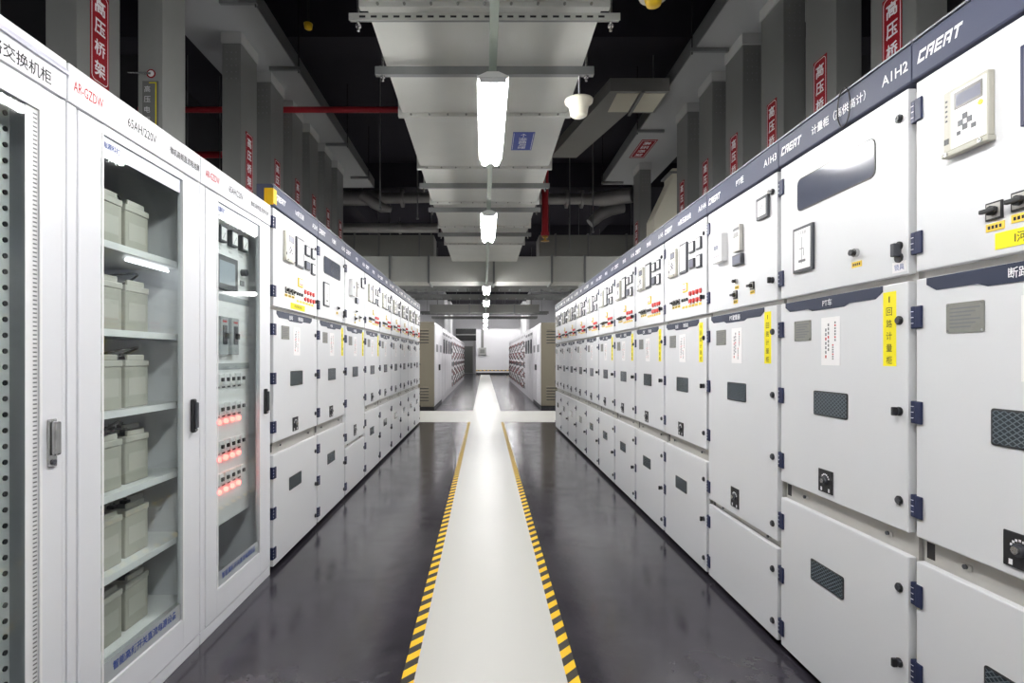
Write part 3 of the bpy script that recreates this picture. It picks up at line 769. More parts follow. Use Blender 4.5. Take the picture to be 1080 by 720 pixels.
m = MB(); m.box(-0.66, 4.9, 42.66, 42.7, 0.0, 0.16, M['plinth']); m.box(-0.66, 4.9, 42.68, 42.7, 0.30, 0.36, M['hazw']); struct('baseboard_far', m)
m = MB(); m.box(-1.75, -0.95, 45.93, 46.0, 0, 2.3, M['frame']); m.box(-1.70, -1.0, 45.91, 45.93, 0.05, 2.25, M['tray']); struct('door_1', m)
m = MB(); m.box(-2.4, -0.7, 45.9, 46.0, 2.75, 3.75, M['black']); m.box(-2.4, -0.7, 45.85, 45.9, 3.2, 3.3, M['frame']); struct('window_1', m)
jb = thing('junction_box', 'grey junction box with conduit on the white far wall', 'junction box', (-0.17, 42.699, 1.55))
m = MB(); m.box(-0.30, 0.30, -0.16, 0.0, 0, 0.55, M['frame'], 0.01); m.box(-0.17, 0.17, -0.17, -0.16, 0.12, 0.42, M['tray']); m.build('box', jb)
m = MB(); m.box(-0.10, 0.10, -0.10, -0.002, 0.551, 2.0, M['tray']); m.build('conduit', jb)

# white columns behind the far rows
for (a, b, y0, y1) in ((-4.9, -2.33, 31.9, 34.6), (-4.9, -2.33, 38.0, 40.0), (2.64, 4.9, 31.9, 34.6), (2.64, 4.9, 38.0, 40.0)):
    m = MB(); m.box(a, b, y0, y1, 0, HZ-0.56, M['column'], 0.02)
    struct('wall_column', m)

# ------------------------------------------------------------------ low-voltage rows far off
LVT = 2.24
def lv_enclosure(loc, rz, w, mirror, label):
    r = thing('transformer_enclosure', label, 'electrical cabinet', loc, rz)
    m = MB(); m.box(0, w, 0, 1.15, 0.0, 0.08, M['plinth']); m.box(0, w, 0.0, 1.15, 0.08, LVT, M['lvpaint'], 0.01); m.build('body', r)
    x = 0.0 if not mirror else w; s = -1 if not mirror else 1
    m = MB(); m.box(x, x+s*0.02, 0.0, 1.15, 0.08, LVT, M['beigepanel'], 0.004)
    for zz in (0.25, 1.72):
        for k in range(5):
            m.prism([(x+s*0.02, zz+0.075*k), (x+s*0.034, zz+0.008+0.075*k), (x+s*0.02, zz+0.045+0.075*k)], 0.14, 1.04, 'y', M['beigepanel'])
            m.box(x+s*0.02, x+s*0.0215, 0.14, 1.04, zz-0.022+0.075*k, zz+0.075*k, M['black'])
    m.build('end_panel', r, 'beige louvred end panel')
    for k in range(2):
        m = MB(); a = 0.04+k*w/2; b = (k+1)*w/2-0.04
        m.box(a, b, -0.02, 0, 0.12, LVT-0.06, M['lvpaint'], 0.006); d = m.build('door', r)
        m = MB(); cx = (a+b)/2
        m.box(cx-0.28, cx+0.28, -0.024, -0.02, 1.48, 1.68, M['darkgrey'], 0.004); m.build('viewing_window', d)
        m = MB(); m.box(b-0.1 if k == 0 else a+0.06, b-0.06 if k == 0 else a+0.1, -0.05, -0.02, 0.98, 1.14, M['black'], 0.006); m.build('handle', d)
def lv_panel(r, w):
    m = MB(); m.box(0.003, w-0.003, 0, 0.8, 0, LVT, M['lvpaint']); m.build('body', r)
    m = MB(); m.box(0.02, w-0.02, -0.02, 0, 1.95, LVT-0.02, M['lvpaint'], 0.005)
    for k in range(4): m.box(0.2+0.2*k, 0.28+0.2*k, -0.026, -0.02, 2.02, 2.10, M['darkgrey'])
    m.build('top_panel', r)
    m = MB(); m.box(0.02, w-0.02, -0.02, 0, 1.42, 1.93, M['lvpaint'], 0.005); d = m.build('breaker_door', r)
    m = MB(); m.box(0.3, w-0.3, -0.05, -0.02, 1.46, 1.9, M['darkgrey'], 0.01); m.box(0.42, w-0.42, -0.056, -0.05, 1.56, 1.8, M['black']); m.build('air_breaker', d)
    m = MB(); m.box(0.02, w-0.02, -0.02, 0, 0.1, 1.40, M['lvpaint'], 0.005); m.build('door', r)
def lv_drawers(r, w, rv=0):
    m = MB(); m.box(0.003, w-0.003, 0, 0.8, 0, LVT, M['lvpaint']); m.build('body', r)
    m = MB(); m.box(0.02, w-0.02, -0.015, 0, 2.02, LVT-0.02, M['lvpaint'], 0.004); m.box(0.3, 0.5, -0.02, -0.015, 2.08, 2.16, M['darkgrey']); m.build('top_panel', r)
    z = 0.16
    nd = (7, 5, 9)[rv]
    for k in range(nd):
        h = 1.85/nd-0.01
        m = MB(); m.box(0.02, w-0.02, -0.02, 0, z, z+h, M['lvpaint'], 0.004); d = m.build('drawer', r)
        m = MB(); m.box(0.12, 0.25, -0.034, -0.02, z+0.16*h, z+0.82*h, M['black'], 0.006); m.box(0.15, 0.20, -0.045, -0.034, z+0.24*h, z+0.74*h, M['redsign'] if (k + rv) % 2 == 0 else M['darkgrey'], 0.005); m.build('handle', d)
        for q in range(3):
            m = MB(); m.tube([(0.36+0.10*q, -0.02, z+0.66*h), (0.36+0.10*q, -0.026, z+0.66*h)], 0.02, M['redsign'] if q < 2 else M['greenbtn'], 8); m.build('indicator_lamp', d)
        m = MB(); m.box(0.40, 0.56, -0.025, -0.02, z+0.15*h, z+0.42*h, M['black']); m.build('meter', d)
        z += h+0.01
lvp = {}
for side, X, Y0, Y1, YA, YE in (('left', -1.28, 13.97, 16.4, 21.1, 34.0), ('right', 1.47, 14.25, 16.5, 19.4, 32.0)):
    def place(kind, y0, y1, label, cat, grp, side=side, X=X):
        loc, rz = ((X, y0, 0), PI/2) if side == 'left' else ((X, y1, 0), -PI/2)
        w0 = 1.0 if kind == 'panel' else 0.8
        sc = ((y1-y0)/w0, 1, 1)
        nm = 'incomer_cabinet' if kind == 'panel' else 'drawer_cabinet'
        rv = 0
        if kind == 'drawer': rv = (len([1 for o in COL.objects if o.name.startswith('drawer_cabinet')])) % 3; kind = 'drawer%d' % rv
        if kind not in lvp:
            r = thing(nm, label, cat, loc, rz, grp, sc); (lv_panel(r, w0) if kind == 'panel' else lv_drawers(r, w0, rv)); lvp[kind] = r
        else:
            r = copy_tree(lvp[kind]); r.location = loc; r.rotation_euler = (0, 0, rz); r.scale = sc; tag(r, label, cat, grp)
    lv_enclosure((X, Y0, 0) if side == 'left' else (X, Y1, 0), PI/2 if side == 'left' else -PI/2, Y1-Y0, side == 'right', 'grey transformer enclosure with beige louvred end beyond the %s switchgear row' % side)
    n = 4 if side == 'left' else 3
    for k in range(n):
        a = Y1+(YA-Y1)*k/n; b = Y1+(YA-Y1)*(k+1)/n
        place('panel', a, b, 'pale incomer cabinet, %s behind the %s transformer enclosure' % (ordinal(k), side), 'electrical cabinet', '%s incomer cabinets beyond the cross walkway' % side)
    n = 16
    for k in range(n):
        a = YA+(YE-YA)*k/n; b = YA+(YE-YA)*(k+1)/n
        place('drawer', a, b, 'pale drawer cabinet with red handles, %s of the %s far row' % (ordinal(k), side), 'electrical cabinet', '%s drawer cabinets in the far row' % side)

# ------------------------------------------------------------------ lamps on a rail
ZL = 2.82; XC = 0.045
m = MB(); m.box(XC-0.021, XC+0.021, -2.8, 29.5, 2.9055, 2.945, M['rail'])
lr = thing('light_rail', 'long pale metal rail under the duct carrying the tube lights', 'rail'); m.build('channel', lr)
for y in (-1.2, 1.6, 5.1, 8.0, 10.4, 13.2, 16.5, 20.0, 23.3, 26.6, 29.2):
    m = MB(); m.tube([(XC, y, 2.945), (XC, y, 3.3295 if y < 11 else HZ-0.001)], 0.007, M['galvdark'], 6); m.build('hanger_rod', lr)
lp = None
LY = [-2.6, 0.12, 2.92, 5.67, 11.4, 14.3, 18.6, 21.3, 24.5, 27.7]
LN = ['double tube light behind the camera', 'double tube light above the camera', 'double tube light nearest the camera in view on the rail, large and glaring',
      'second lit tube light along the rail, below the duct end', 'lit tube light on the rail just under the cross duct', 'lit tube light on the rail just beyond the cross duct',
      'lit tube light before the grey far beam, third smallest cluster lamp', 'fourth smallest lit tube light on the rail, near the grey far beam', 'second smallest lit tube light far along the rail', 'smallest lit tube light at the far end of the rail']
for i, y in enumerate(LY):
    if lp is None:
        lp = thing('tube_light', LN[i], 'ceiling light', (XC, y, ZL), 0, 'tube lights along the rail')
        q = MB(); q.prism([(-0.03, 0.035), (-0.085, 0.010), (-0.085, 0.004), (0.085, 0.004), (0.085, 0.010), (0.03, 0.035)], 0, 1.25, 'y', M['lampbody'])
        for yy in (0.2, 1.05): q.box(-0.02, 0.02, yy-0.03, yy+0.03, 0.035, 0.085, M['lampbody'])
        q.build('body', lp)
        for xx in (-0.043, 0.043):
            q = MB(); q.tube([(xx, 0.04, -0.020), (xx, 1.21, -0.022)], 0.0235, M['tube'], 12); q.build('lamp_tube', lp, 'glowing white fluorescent tube')
        for yy in (0.02, 1.23):
            q = MB(); q.box(-0.07, 0.07, yy-0.018, yy+0.018, -0.022, 0.003, M['lampbody'], 0.004); q.build('lamp_holder', lp)
    else:
        c = copy_tree(lp); c.location = (XC, y, ZL); c['label'] = LN[i]

# added lights, hidden from view, that brighten trays, end panels, columns and far wall
def fill_light(loc, rz, label, grp, ztop=HZ):
    c = copy_tree(lp); c.location = loc; c.rotation_euler = (0, 0, rz); tag(c, label, 'ceiling light', grp)
    for xx in (0.15, 1.1):
        q = MB(); q.tube([(0, xx, 0.034), (0, xx, ztop-loc[2]-0.001)], 0.006, M['galvdark'], 6); q.build('hanger_rod', c)
for sd, x in (('left', -4.2), ('right', 4.2)):  # hidden lights added to lift the overhead trunks and risers
    for i, y in enumerate((1.6, 4.6, 7.6, 10.6)):
        fill_light((x, y, 2.9), 0, 'added unseen tube light behind the %s row, %s from the front' % (sd, ordinal(i)), 'fill lights added over the service aisles')
for i, (x, lab) in enumerate(((-3.6, 'tube light over the left end of the cross walkway'), (2.35, 'tube light over the right end of the cross walkway'))):  # added out of sight to brighten the louvred end panels
    fill_light((x, 12.9, 2.85), -PI/2, lab, 'fill lights added over the cross walkway')
for sd, x in (('left', -3.6), ('right', 3.6)):  # added behind the cabinets so the column fronts read white
    for k, (y, x_, z_) in enumerate(((17.0, x, 3.0), (22.5, x, 3.0), (28.6, x*4.4/3.6, 4.4))):
        fill_light((x_, y, z_), 0, 'added unseen tube light behind the %s low voltage cabinets, %s from the front' % (sd, ordinal(k)), 'fill lights added behind the far rows')
for i, (x, lab) in enumerate(((-2.0, 'left tube light high before the far wall'), (-0.4, 'left middle tube light high before the far wall'), (1.2, 'right middle tube light high before the far wall'), (2.8, 'right tube light high before the far wall'))):  # added out of sight to brighten the far wall
    for k, y in enumerate((36.2, 40.4)):
        fill_light((x, y, 4.5 if k == 0 else 4.85), -PI/2, lab + (', nearer row' if k == 0 else ', further row'), 'fill lights added high at the far end', HZ)

# ------------------------------------------------------------------ big duct overhead and its hangers
HD = 3.33; HWD = 0.672
d = thing('air_duct', 'wide galvanised air duct running above the walkway', 'duct', (0, 0, HD))
m = MB(); m.box(-HWD, HWD, -2.9, 11.4, 0.0, 0.42, M['galv']); m.build('duct_body', d)
for y in (-1.9, -0.65, 0.6, 1.85, 3.10, 4.5, 5.75, 7.05, 8.35, 9.6):
    m = MB(); m.box(-HWD-0.035, HWD+0.035, y-0.02, y+0.02, -0.03, 0.455, M['galv'], 0.003)
    for k in range(9): m.tube([(-0.6+0.15*k, y-0.02, -0.015), (-0.6+0.15*k, y-0.032, -0.015)], 0.008, M['chrome'], 6)
    m.build('flange', d)
m = MB()
q = [(0.235, 5.30), (0.46, 5.30), (0.46, 4.83), (0.235, 4.83)]
m.prism([(0.255, 4.86), (0.45, 4.86), (0.45, 5.28), (0.255, 5.28)], -0.003, -0.0005, 'z', M['bluesign'])
for (a, b, c_, e) in ((0.263, 0.267, 4.88, 5.26), (0.438, 0.442, 4.88, 5.26)): m.box(a, b, c_, e, -0.0036, -0.003, M['whiteink'])
m.text('排烟风管', (0.352, 5.11, -0.0032), (0, 1, 0), (1, 0, 0), M['whiteink'], h=0.075, w=0.26, bold=0.01)
m.text('←', (0.352, 4.93, -0.0032), (0, 1, 0), (1, 0, 0), M['whiteink'], h=0.05, w=0.08)
m.build('sign', d, 'blue sign with white lettering stuck under the duct')
def hanger(y, hw, z, slotted, label):
    h = thing('duct_hanger', label, 'hanger', (0, y, z), 0, 'trapeze hangers under the overhead duct')
    m = MB(); m.box(-hw, hw, -0.02, 0.02, -0.062 if slotted else -0.088, -0.032, M['galvdark'], 0.002)
    if slotted:
        m.box(-hw, hw, -0.022, -0.02, -0.075, 0.0-0.033, M['galv'])
        for k in range(22): m.box(-hw+0.06+k*(2*hw-0.12)/22, -hw+0.095+k*(2*hw-0.12)/22, -0.0226, -0.022, -0.06, -0.048, M['black'])
    m.build('bar', h)
    for s in (-1, 1):
        m = MB(); m.tube([(s*(hw-0.05), 0, -0.125), (s*(hw-0.05), 0, HZ-z-0.001)], 0.008, M['chrome'], 8); m.tube([(s*(hw-0.05), 0, -0.102), (s*(hw-0.05), 0, -0.0885)], 0.016, M['chrome'], 6); m.build('threaded_rod', h)
hl = ['slotted trapeze hanger nearest the camera under the duct', 'plain trapeze hanger in front of the nearest lamp under the duct', 'plain trapeze hanger beyond the blue duct sign', 'fourth trapeze hanger, behind the second lamp start', 'trapeze hanger just before the cross duct']
for i, (y, hw) in enumerate(((3.15, 0.775), (3.72, 0.74), (6.2, 0.735), (7.2, 0.735), (8.65, 0.735))):
    hanger(y, hw, HD, i == 0, hl[i])

# cross ducts
d = thing('air_duct', 'wide galvanised duct crossing the hall above the ends of both rows', 'duct', (0, 11.8, 2.965))
m = MB(); m.box(-4.9, 4.9, 0, 0.7, 0, 0.54, M['galv']); m.build('duct_body', d)
for x in (-3.2, -2.04, -1.2, 0.2, 1.45, 2.16, 3.3):
    m = MB(); m.box(x-0.022, x+0.022, -0.035, 0.735, -0.035, 0.575, M['galvdark'], 0.003); m.build('flange', d)
for (a, b, lab) in ((-4.6, -1.25, 'dull grey raised duct behind the cross duct on the left'), (1.35, 4.6, 'dull grey raised duct behind the cross duct on the right')):
    d = thing('air_duct', lab, 'duct', (0, 13.5, 3.83))
    m = MB(); m.box(a, b, 0, 0.8, 0, 0.52, M['ductdark']); m.build('duct_body', d)
    for x in (a+0.3, b-0.1):
        m = MB(); m.tube([(x, 0.4, 0.52), (x, 0.4, HZ-3.83-0.001)], 0.012, M['galvdark'], 6); m.build('hanger_rod', d)
    for x in ((-3.2, -2.6, -1.6) if a < 0 else (1.75, 2.55, 3.5)):
        m = MB(); m.box(x-0.02, x+0.02, -0.03, 0.83, -0.03, 0.55, M['galvdark']); m.build('flange', d)
d = thing('air_duct', 'grey duct crossing high over the far cabinet rows', 'duct', (0, 22.0, 3.13))
m = MB(); m.box(-2.2, 2.2, 0, 0.5, 0, 0.33, M['ductdark']); m.build('duct_body', d)
for x in (-1.9, 1.9):
    m = MB(); m.tube([(x, 0.25, 0.33), (x, 0.25, HZ-3.13-0.001)], 0.012, M['galvdark'], 6); m.build('hanger_rod', d)
for x in (-0.6, 1.2):
    m = MB(); m.box(x-0.03, x+0.03, -0.03, 0.53, -0.03, 0.36, M['galvdark']); m.build('flange', d)
# dark cable ladders across, further off
for i, (y, z, lab) in enumerate(((15.4, 3.25, 'dark cable tray crossing just behind the cross duct'), (17.2, 3.20, 'dark cable tray crossing between the cross duct and far beam'), (25.6, 3.38, 'dark cable tray crossing behind the far grey duct'), (31.0, 3.55, 'furthest dark cable tray crossing before the far wall'))):
    t = thing('cable_tray', lab, 'cable tray', (0, y, z), 0, 'dark cable trays crossing beyond the cross duct')
    m = MB(); m.box(-3.0, 3.0, 0, 0.03, 0, 0.12, M['tray']); m.box(-3.0, 3.0, 0.57, 0.6, 0, 0.12, M['tray']); m.build('side_rail', t)
    m = MB()
    for k in range(20): m.box(-2.9+0.3*k, -2.86+0.3*k, 0.03, 0.57, 0.02, 0.05, M['tray'])
    m.build('rung', t)['kind'] = 'stuff'
    for s in (-2.7, 2.7):
        m = MB(); m.tube([(s, 0.3, 0.0), (s, 0.3, HZ-z-0.001)], 0.01, M['galvdark'], 6); m.build('threaded_rod', t)

# ------------------------------------------------------------------ high voltage trunk trays and risers
ZT = 4.83
def trunk(name_label, xa, xb, y0, y1, bars, sign=None):
    t = thing('cable_duct', name_label, 'cable tray', (0, 0, ZT))
    m = MB(); m.box(xa, xb, y0, y1, 0.0, 0.17, M['trunk'], 0.004)
    inner = xa if abs(xa) < abs(xb) else xb; s = 1 if inner > 0 else -1
    m.box(inner-s*0.012, inner, y0, y1, -0.004, 0.175, M['galvdark']); m.build('tray', t)
    for y in bars:
        m = MB(); m.box(min(inner-s*0.06, s*2.76 if s > 0 else -2.59), max(inner-s*0.06, s*2.76 if s > 0 else -2.59), y-0.02, y+0.02, -0.045, -0.002, M['galvdark'], 0.003)
        m.tube([(inner-s*0.04, y, -0.07), (inner-s*0.04, y, HZ-ZT-0.001)], 0.009, M['chrome'], 8); m.build('support_bar', t)
    if sign:
        x, y = sign
        m = MB(); m.prism([(x-0.13, y-0.40), (x+0.13, y-0.40), (x+0.13, y+0.40), (x-0.13, y+0.40)], -0.004, -0.0005, 'z', M['redsign'])
        for (a, b, c_, e) in ((x-0.112, x-0.105, y-0.37, y+0.37), (x+0.105, x+0.112, y-0.37, y+0.37), (x-0.112, x+0.112, y-0.37, y-0.36), (x-0.112, x+0.112, y+0.36, y+0.37)): m.box(a, b, c_, e, -0.0046, -0.004, M['whiteink'])
        for k, ch in enumerate('高压桥架'): m.text(ch, (x, y-0.255+0.17*k, -0.0042), (0, 1, 0), (1, 0, 0), M['whiteink'], h=0.125, bold=0.02)
        m.build('sign', t, 'red sign with white lettering under the trunk')
trunk('broad grey cable trunk overhead on the left, feeding the risers', -3.25, -2.28, 2.2, 11.3, (5.36, 6.6, 8.95, 10.6))
trunk('broad grey cable trunk overhead on the right with red sign underneath', 2.39, 3.35, 1.6, 11.1, (4.2, 6.2, 8.42, 10.9), (2.66, 9.2))

def riser(side, y, label, grp, sign=True, zinc=False, yw=0.42):
    X = 2.79 if side == 'right' else -2.62; s = 1 if side == 'right' else -1
    zb = ZTOP-0.02 if side == 'right' else (ZTOP-0.02)*1.035
    r = thing('cable_riser', label, 'cable tray', (X, y, zb+0.001), 0, grp)
    H = ZT-zb-0.002
    mt = M['zincriser'] if zinc else M['tray']
    m = MB(); m.box(0, s*0.2, -yw/2, yw/2, 0, H-0.12, mt, 0.004)
    m.box(s*-0.004, s*0.204, -yw/2-0.004, yw/2+0.004, 0.6, 0.63, mt)
    for a in range(3):
        for b in range(5): m.tube([(s*(0.05+0.05*a), -yw/2, H-0.22-0.07*b), (s*(0.05+0.05*a), -yw/2-0.006, H-0.22-0.07*b)], 0.007, M['galvdark'], 6)
    m.build('tray', r)
    m = MB(); m.box(s*-0.012, s*0.212, -yw/2-0.012, yw/2+0.012, H-0.12, H, M['traylight'], 0.003); m.build('collar', r)
    if sign:
        nx = -s
        zc = SIGN_Z-zb; hw, hh = 0.09, 0.315
        xx = nx*0.003
        m = MB(); yd = (0, -1, 0) if s > 0 else (0, 1, 0)
        m.box(0, xx, -hw, hw, zc-hh, zc+hh, M['redsign'])
        def rr(ins, r, n=5):
            out = []
            for cx, cz, a0 in ((hw-ins-r, zc+hh-ins-r, 0), (-hw+ins+r, zc+hh-ins-r, PI/2), (-hw+ins+r, zc-hh+ins+r, PI), (hw-ins-r, zc-hh+ins+r, 1.5*PI)):
                for k in range(n+1): out.append((xx+nx*0.0006, cx+r*math.cos(a0+k*PI/2/n), cz+r*math.sin(a0+k*PI/2/n)))
            return out
        po, pi_ = rr(0.010, 0.034), rr(0.0155, 0.0285); n_ = len(po)
        m.add(po+pi_, [(i, (i+1) % n_, n_+(i+1) % n_, n_+i) for i in range(n_)], M['whiteink'])
        for k, ch in enumerate('高压桥架'): m.text(ch, (xx, 0, zc+0.213-0.142*k), yd, ZD, M['whiteink'], h=0.105, w=0.105, bold=0.025)
        m.build('sign', r, 'red sign with white vertical lettering')
    return r
SIGN_Z = 3.50
gr = 'high voltage cable risers above the right row'; gl = 'high voltage cable risers above the left row'
for i, y in enumerate((2.95, 3.75, 4.555, 5.32, 6.13, 6.92, 7.74, 10.05)):
    riser('right', y, 'grey cable riser with red sign, %s from the front above the right row' % ordinal(i) if i < 7 else 'grey cable riser standing apart at the far end above the right row', gr)
for i, y in enumerate((3.73, 6.10, 6.93, 7.68, 8.42, 9.18, 9.95)):
    riser('left', y, ['grey cable riser with large red sign above the glazed cabinets', 'grey cable riser with red sign beyond the zinc riser'][i] if i < 2 else 'grey cable riser with red sign, %s beyond the zinc riser on the left' % ordinal(i-1), gl)
r = riser('left', 4.63, 'pale zinc cable riser with green label above the battery cabinet', gl, False, True, 0.34)
m = MB(); y_ = -0.17-0.004
m.box(-0.16, -0.03, y_-0.003, y_, 0.95, 1.33, M['tray'])
for (a, b, c_, e) in ((-0.055, -0.046, 0.96, 1.32), (-0.105, -0.046, 0.96, 0.968), (-0.105, -0.046, 1.312, 1.32)): m.box(a, b, y_-0.004, y_-0.003, c_, e, M['yellow'])
for k, ch in enumerate('高压电缆'): m.text(ch, (-0.12, y_-0.0032, 1.265-0.083*k), XD, ZD, M['whiteink'], h=0.05)
m.tube([(-0.09, y_, 1.39), (-0.09, y_-0.004, 1.39)], 0.036, M['redsign'], 16); m.tube([(-0.09, y_-0.004, 1.39), (-0.09, y_-0.005, 1.39)], 0.026, M['paper'], 16)
m.tube([(-0.09, y_-0.006, 1.39), (-0.26, y_-0.03, 1.385)], 0.008, M['chrome'], 8)
m.build('label', r, 'label with green outline and red circle')

# beige flared duct between risers on the right
t = thing('flared_duct', 'pale beige flared duct behind the risers on the right', 'duct', (2.9, 8.75, ZTOP-0.018))
m = MB(); b0 = ZTOP-0.018
m.prism([(-0.24, 0.0), (-0.24, 3.53-b0), (0.05, 4.15-b0), (0.05, 4.30-b0), (0.20, 4.30-b0), (0.20, 0.0)], -0.15, 0.25, 'y', M['ivory']); m.build('duct_body', t)
m = MB(); m.box(-0.0, 0.22, -0.17, 0.27, 4.22-b0, 4.25-b0, M['galvdark'], 0.003); m.build('flange', t)

# ------------------------------------------------------------------ pipes
def pipe(name, label, pts, r, mat, cat='pipe', rings=()):
    t = thing(name, label, cat, (0, 0, 0))
    m = MB(); m.tube(pts, r, M[mat], 14); m.build('pipe_run', t)
    if name == 'fire_pipe' and cat == 'pipe' and pts[0][2] == pts[-1][2]:
        p = pts[-1]; m = MB(); m.tube([(p[0]-0.3, p[1], p[2]), (p[0]-0.3, p[1], HZ-0.001)], 0.008, M['galvdark'], 6); m.build('hanger_rod', t)
    if name == 'insulated_pipe':
        for p in (pts[0], pts[-1]):
            if p[2] < 4.8 and len(pts) > 3 and p is pts[-1]: continue
            m = MB(); m.tube([(p[0], p[1], p[2]), (p[0], p[1], HZ-0.001)], 0.01, M['galvdark'], 6); m.build('hanger_rod', t)
    for p, dirv in rings:
        m = MB(); p = Vector(p); dv = Vector(dirv)*0.03; rr = max(r) if isinstance(r, (list, tuple)) else r
        m.tube([p-dv, p+dv], rr*1.22, M[mat], 14); m.build('coupling', t)
    return t
Yp = 7.3
pipe('fire_pipe', 'red pipe crossing overhead between the left trunk and the duct', [(-4.6, Yp, 4.63), (-2.9, Yp, 4.63), (-0.6, Yp, 4.63)], 0.04, 'redpipe', rings=[((-3.35, Yp, 4.63), XD)])
pipe('fire_pipe', 'short red pipe glimpsed low between the left risers', [(-4.999, 9.0, 4.66), (-3.35, 9.0, 4.66)], 0.055, 'redpipe')
pipe('fire_pipe', 'dark red vertical pipe hanging right of the duct', [(1.0, 9.05, 3.37), (1.0, 9.05, 4.2), (1.0, 9.05, HZ-0.001)], 0.055, 'redpipe', rings=[((1.0, 9.05, 3.37), ZD)])
sp = thing('sprinkler', 'small brass sprinkler under the dark red vertical pipe', 'sprinkler', (1.0, 9.05, 3.3365))
m = MB(); m.lathe([(0.001, -0.09), (0.07, -0.088), (0.07, -0.08), (0.02, -0.075), (0.02, -0.03), (0.05, -0.028), (0.05, 0.0), (0.001, 0.004)], (0, 0, 0), M['brasssprinkler'], 16); m.build('head', sp)
Yf = 12.7
pipe('insulated_pipe', 'silver foil-wrapped pipe high above the left row end', [(-3.3, Yf, 5.02), (-2.6, Yf, 5.03), (-2.3, Yf, 5.02), (-1.1, Yf, 5.03)], [0.17, 0.17, 0.12, 0.11], 'silver', rings=[((-1.9, Yf, 5.02), XD)])
pipe('insulated_pipe', 'silver foil elbow dropping from the left foil pipe', [(-2.75, Yf-0.36, 5.0), (-2.5, Yf-0.36, 4.82), (-2.3, Yf-0.36, 4.70), (-2.1, Yf-0.36, 4.66)], [0.12, 0.13, 0.11, 0.06], 'silver')
pipe('insulated_pipe', 'straight grey pipe below the foil pipe on the left', [(-3.6, 13.0, 4.40), (-1.1, 13.0, 4.40)], 0.11, 'silver', rings=[((-2.0, 13.0, 4.40), XD)])
pipe('insulated_pipe', 'silver foil-wrapped pipe high above the right row end', [(1.3, Yf, 5.0), (2.3, Yf, 5.0), (2.75, Yf-0.1, 4.98), (3.3, Yf-0.5, 4.95)], [0.12, 0.12, 0.17, 0.17], 'silver', rings=[((1.9, Yf, 5.0), XD), ((2.25, Yf, 5.0), XD)])
pipe('insulated_pipe', 'silver foil elbow below the right foil pipe', [(3.3, Yf+0.36, 4.95), (3.0, Yf+0.36, 4.88), (2.75, Yf+0.36, 4.74), (2.52, Yf+0.36, 4.52)], [0.17, 0.17, 0.15, 0.12], 'silver')

# angled branch duct upper right
t = thing('branch_duct', 'grey angled branch duct with pale panels under the dark ceiling at right', 'duct', (0, 0, 4.72))
m = MB(); m.prism([(1.60, 6.98), (2.36, 6.98), (2.36, 7.60), (1.98, 7.60), (1.56, 9.3), (1.12, 9.3)], 0, 0.17, 'z', M['ductdark']); m.build('duct_body', t)
for (a, b) in ((1.70, 1.98), (2.04, 2.32)):
    m = MB(); m.box(a, b, 7.03, 7.56, -0.006, -0.0005, M['ivory']); m.build('panel', t)
m = MB(); m.box(1.99, 2.03, 6.95, 7.63, -0.03, 0.0, M['galvdark']); m.build('support_bar', t)
for (x, y) in ((1.5, 8.6), (2.25, 7.3)):
    m = MB(); m.tube([(x, y, 0.17), (x, y, HZ-4.72-0.001)], 0.01, M['galvdark'], 6); m.build('threaded_rod', t)
# free hanging rods
for (x, y, z0, lab) in ((-1.60, 8.4, 3.6, 'thin steel rod hanging between left trunk and duct'), (-1.05, 8.6, 3.5, 'thin steel rod hanging just left of the duct'), (1.9, 9.6, 3.52, 'thin steel rod hanging right of the dark red pipe'), (1.74, 11.2, 3.515, 'thin steel rod dropping to the cross duct on the right')):
    m = MB(); m.tube([(x, y, z0), (x, y, HZ-0.001 if abs(y-6.9) > 0.2 else HZ-0.56)], 0.012, M['galvdark'], 6); m.lathe([(0.001, 0.0), (0.022, 0.0), (0.022, 0.03), (0.001, 0.03)], (x, y, z0), M['galvdark'], 8)
    tag(m.build('hanging_rod'), lab, 'rod', 'free hanging rods')

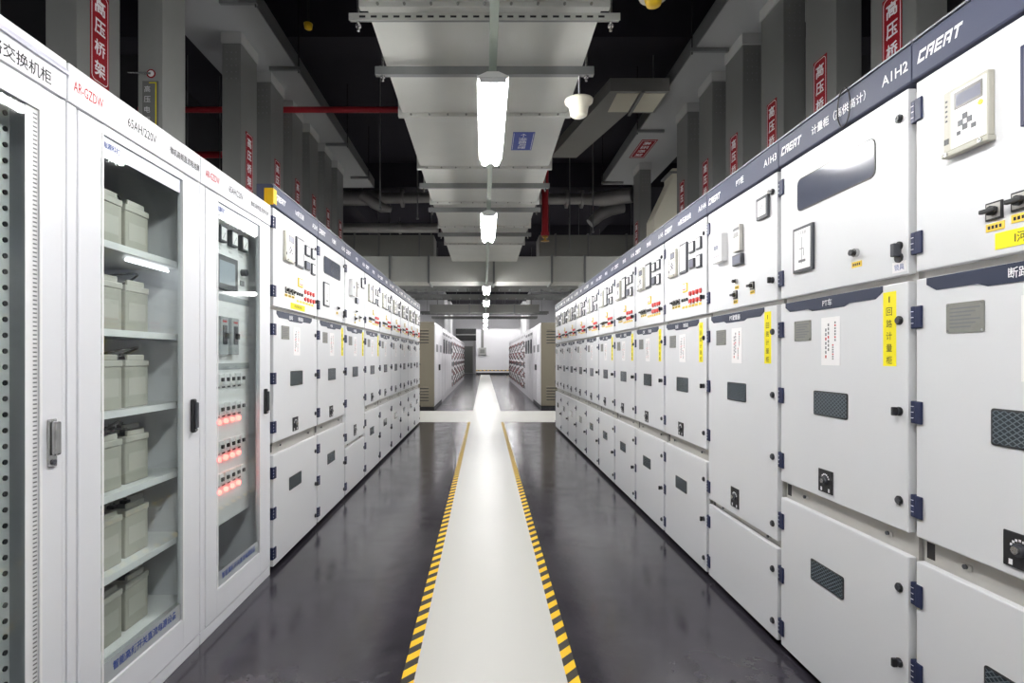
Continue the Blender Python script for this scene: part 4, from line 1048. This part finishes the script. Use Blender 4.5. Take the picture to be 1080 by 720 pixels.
# pendant speaker and detector
s = thing('pendant_speaker', 'white bell-shaped pendant hanging by a wire right of the duct', 'speaker', (0.640, 3.72, 3.035))
m = MB(); m.lathe([(0.001, -0.07), (0.045, -0.07), (0.056, -0.062), (0.07, 0.015), (0.094, 0.024), (0.096, 0.04), (0.075, 0.048), (0.02, 0.06), (0.010, 0.075), (0.001, 0.076)], (0, 0, 0), M['ivory'], 28); m.build('bell', s)
m = MB(); m.tube([(0, 0, 0.07), (0, 0, 0.2065)], 0.0035, M['white'], 6); m.build('wire', s)
s = thing('detector', 'ivory and yellow ceiling detector at the top edge of the photo', 'detector', (1.08, 3.5, 3.58))
m = MB(); m.lathe([(0.001, 0.0), (0.045, 0.0), (0.055, 0.03), (0.06, 0.05)], (0, 0, 0), M['yellowplastic'], 24); m.build('base', s)
m = MB(); m.lathe([(0.055, 0.045), (0.09, 0.05), (0.098, 0.07), (0.09, 0.11), (0.001, 0.12)], (0, 0, 0), M['ivory'], 24); m.build('shell', s)
m = MB(); m.tube([(0, 0, 0.12), (0, 0, HZ-3.58-0.001)], 0.012, M['galvdark'], 8); m.build('stem', s)
s = thing('detector', 'small yellow detector in the dark ceiling left of the duct', 'detector', (-1.93, 6.0, 4.93))
m = MB(); m.lathe([(0.001, 0.0), (0.04, 0.0), (0.05, 0.05), (0.001, 0.06)], (0, 0, 0), M['yellowplastic'], 16); m.build('shell', s)
m = MB(); m.tube([(0, 0, 0.06), (0, 0, HZ-4.93-0.001)], 0.01, M['black'], 6); m.build('stem', s)

# ------------------------------------------------------------------ world, camera, view
w = bpy.data.worlds.new('World'); scene.world = w; w.use_nodes = True
w.node_tree.nodes['Background'].inputs[0].default_value = (0.02, 0.02, 0.022, 1)
w.node_tree.nodes['Background'].inputs[1].default_value = 1.0
cam = bpy.data.cameras.new('Camera'); co = bpy.data.objects.new('Camera', cam); COL.objects.link(co)
co.location = (0, 0, HC); co.rotation_euler = (PI/2, 0, 0)
F = 578.0
cam.sensor_width = 36.0; cam.sensor_fit = 'HORIZONTAL'; cam.lens = F/1080*36
cam.shift_x = (540-511)/1080; cam.shift_y = (377-360)/1080
cam.clip_start = 0.05; cam.clip_end = 200
scene.camera = co
scene.cycles.caustics_reflective = False
scene.cycles.caustics_refractive = False
vs = scene.view_settings
vs.view_transform = 'Standard'; vs.look = 'None'; vs.gamma = 1.0; vs.use_curve_mapping = False
vs.exposure = 0.0
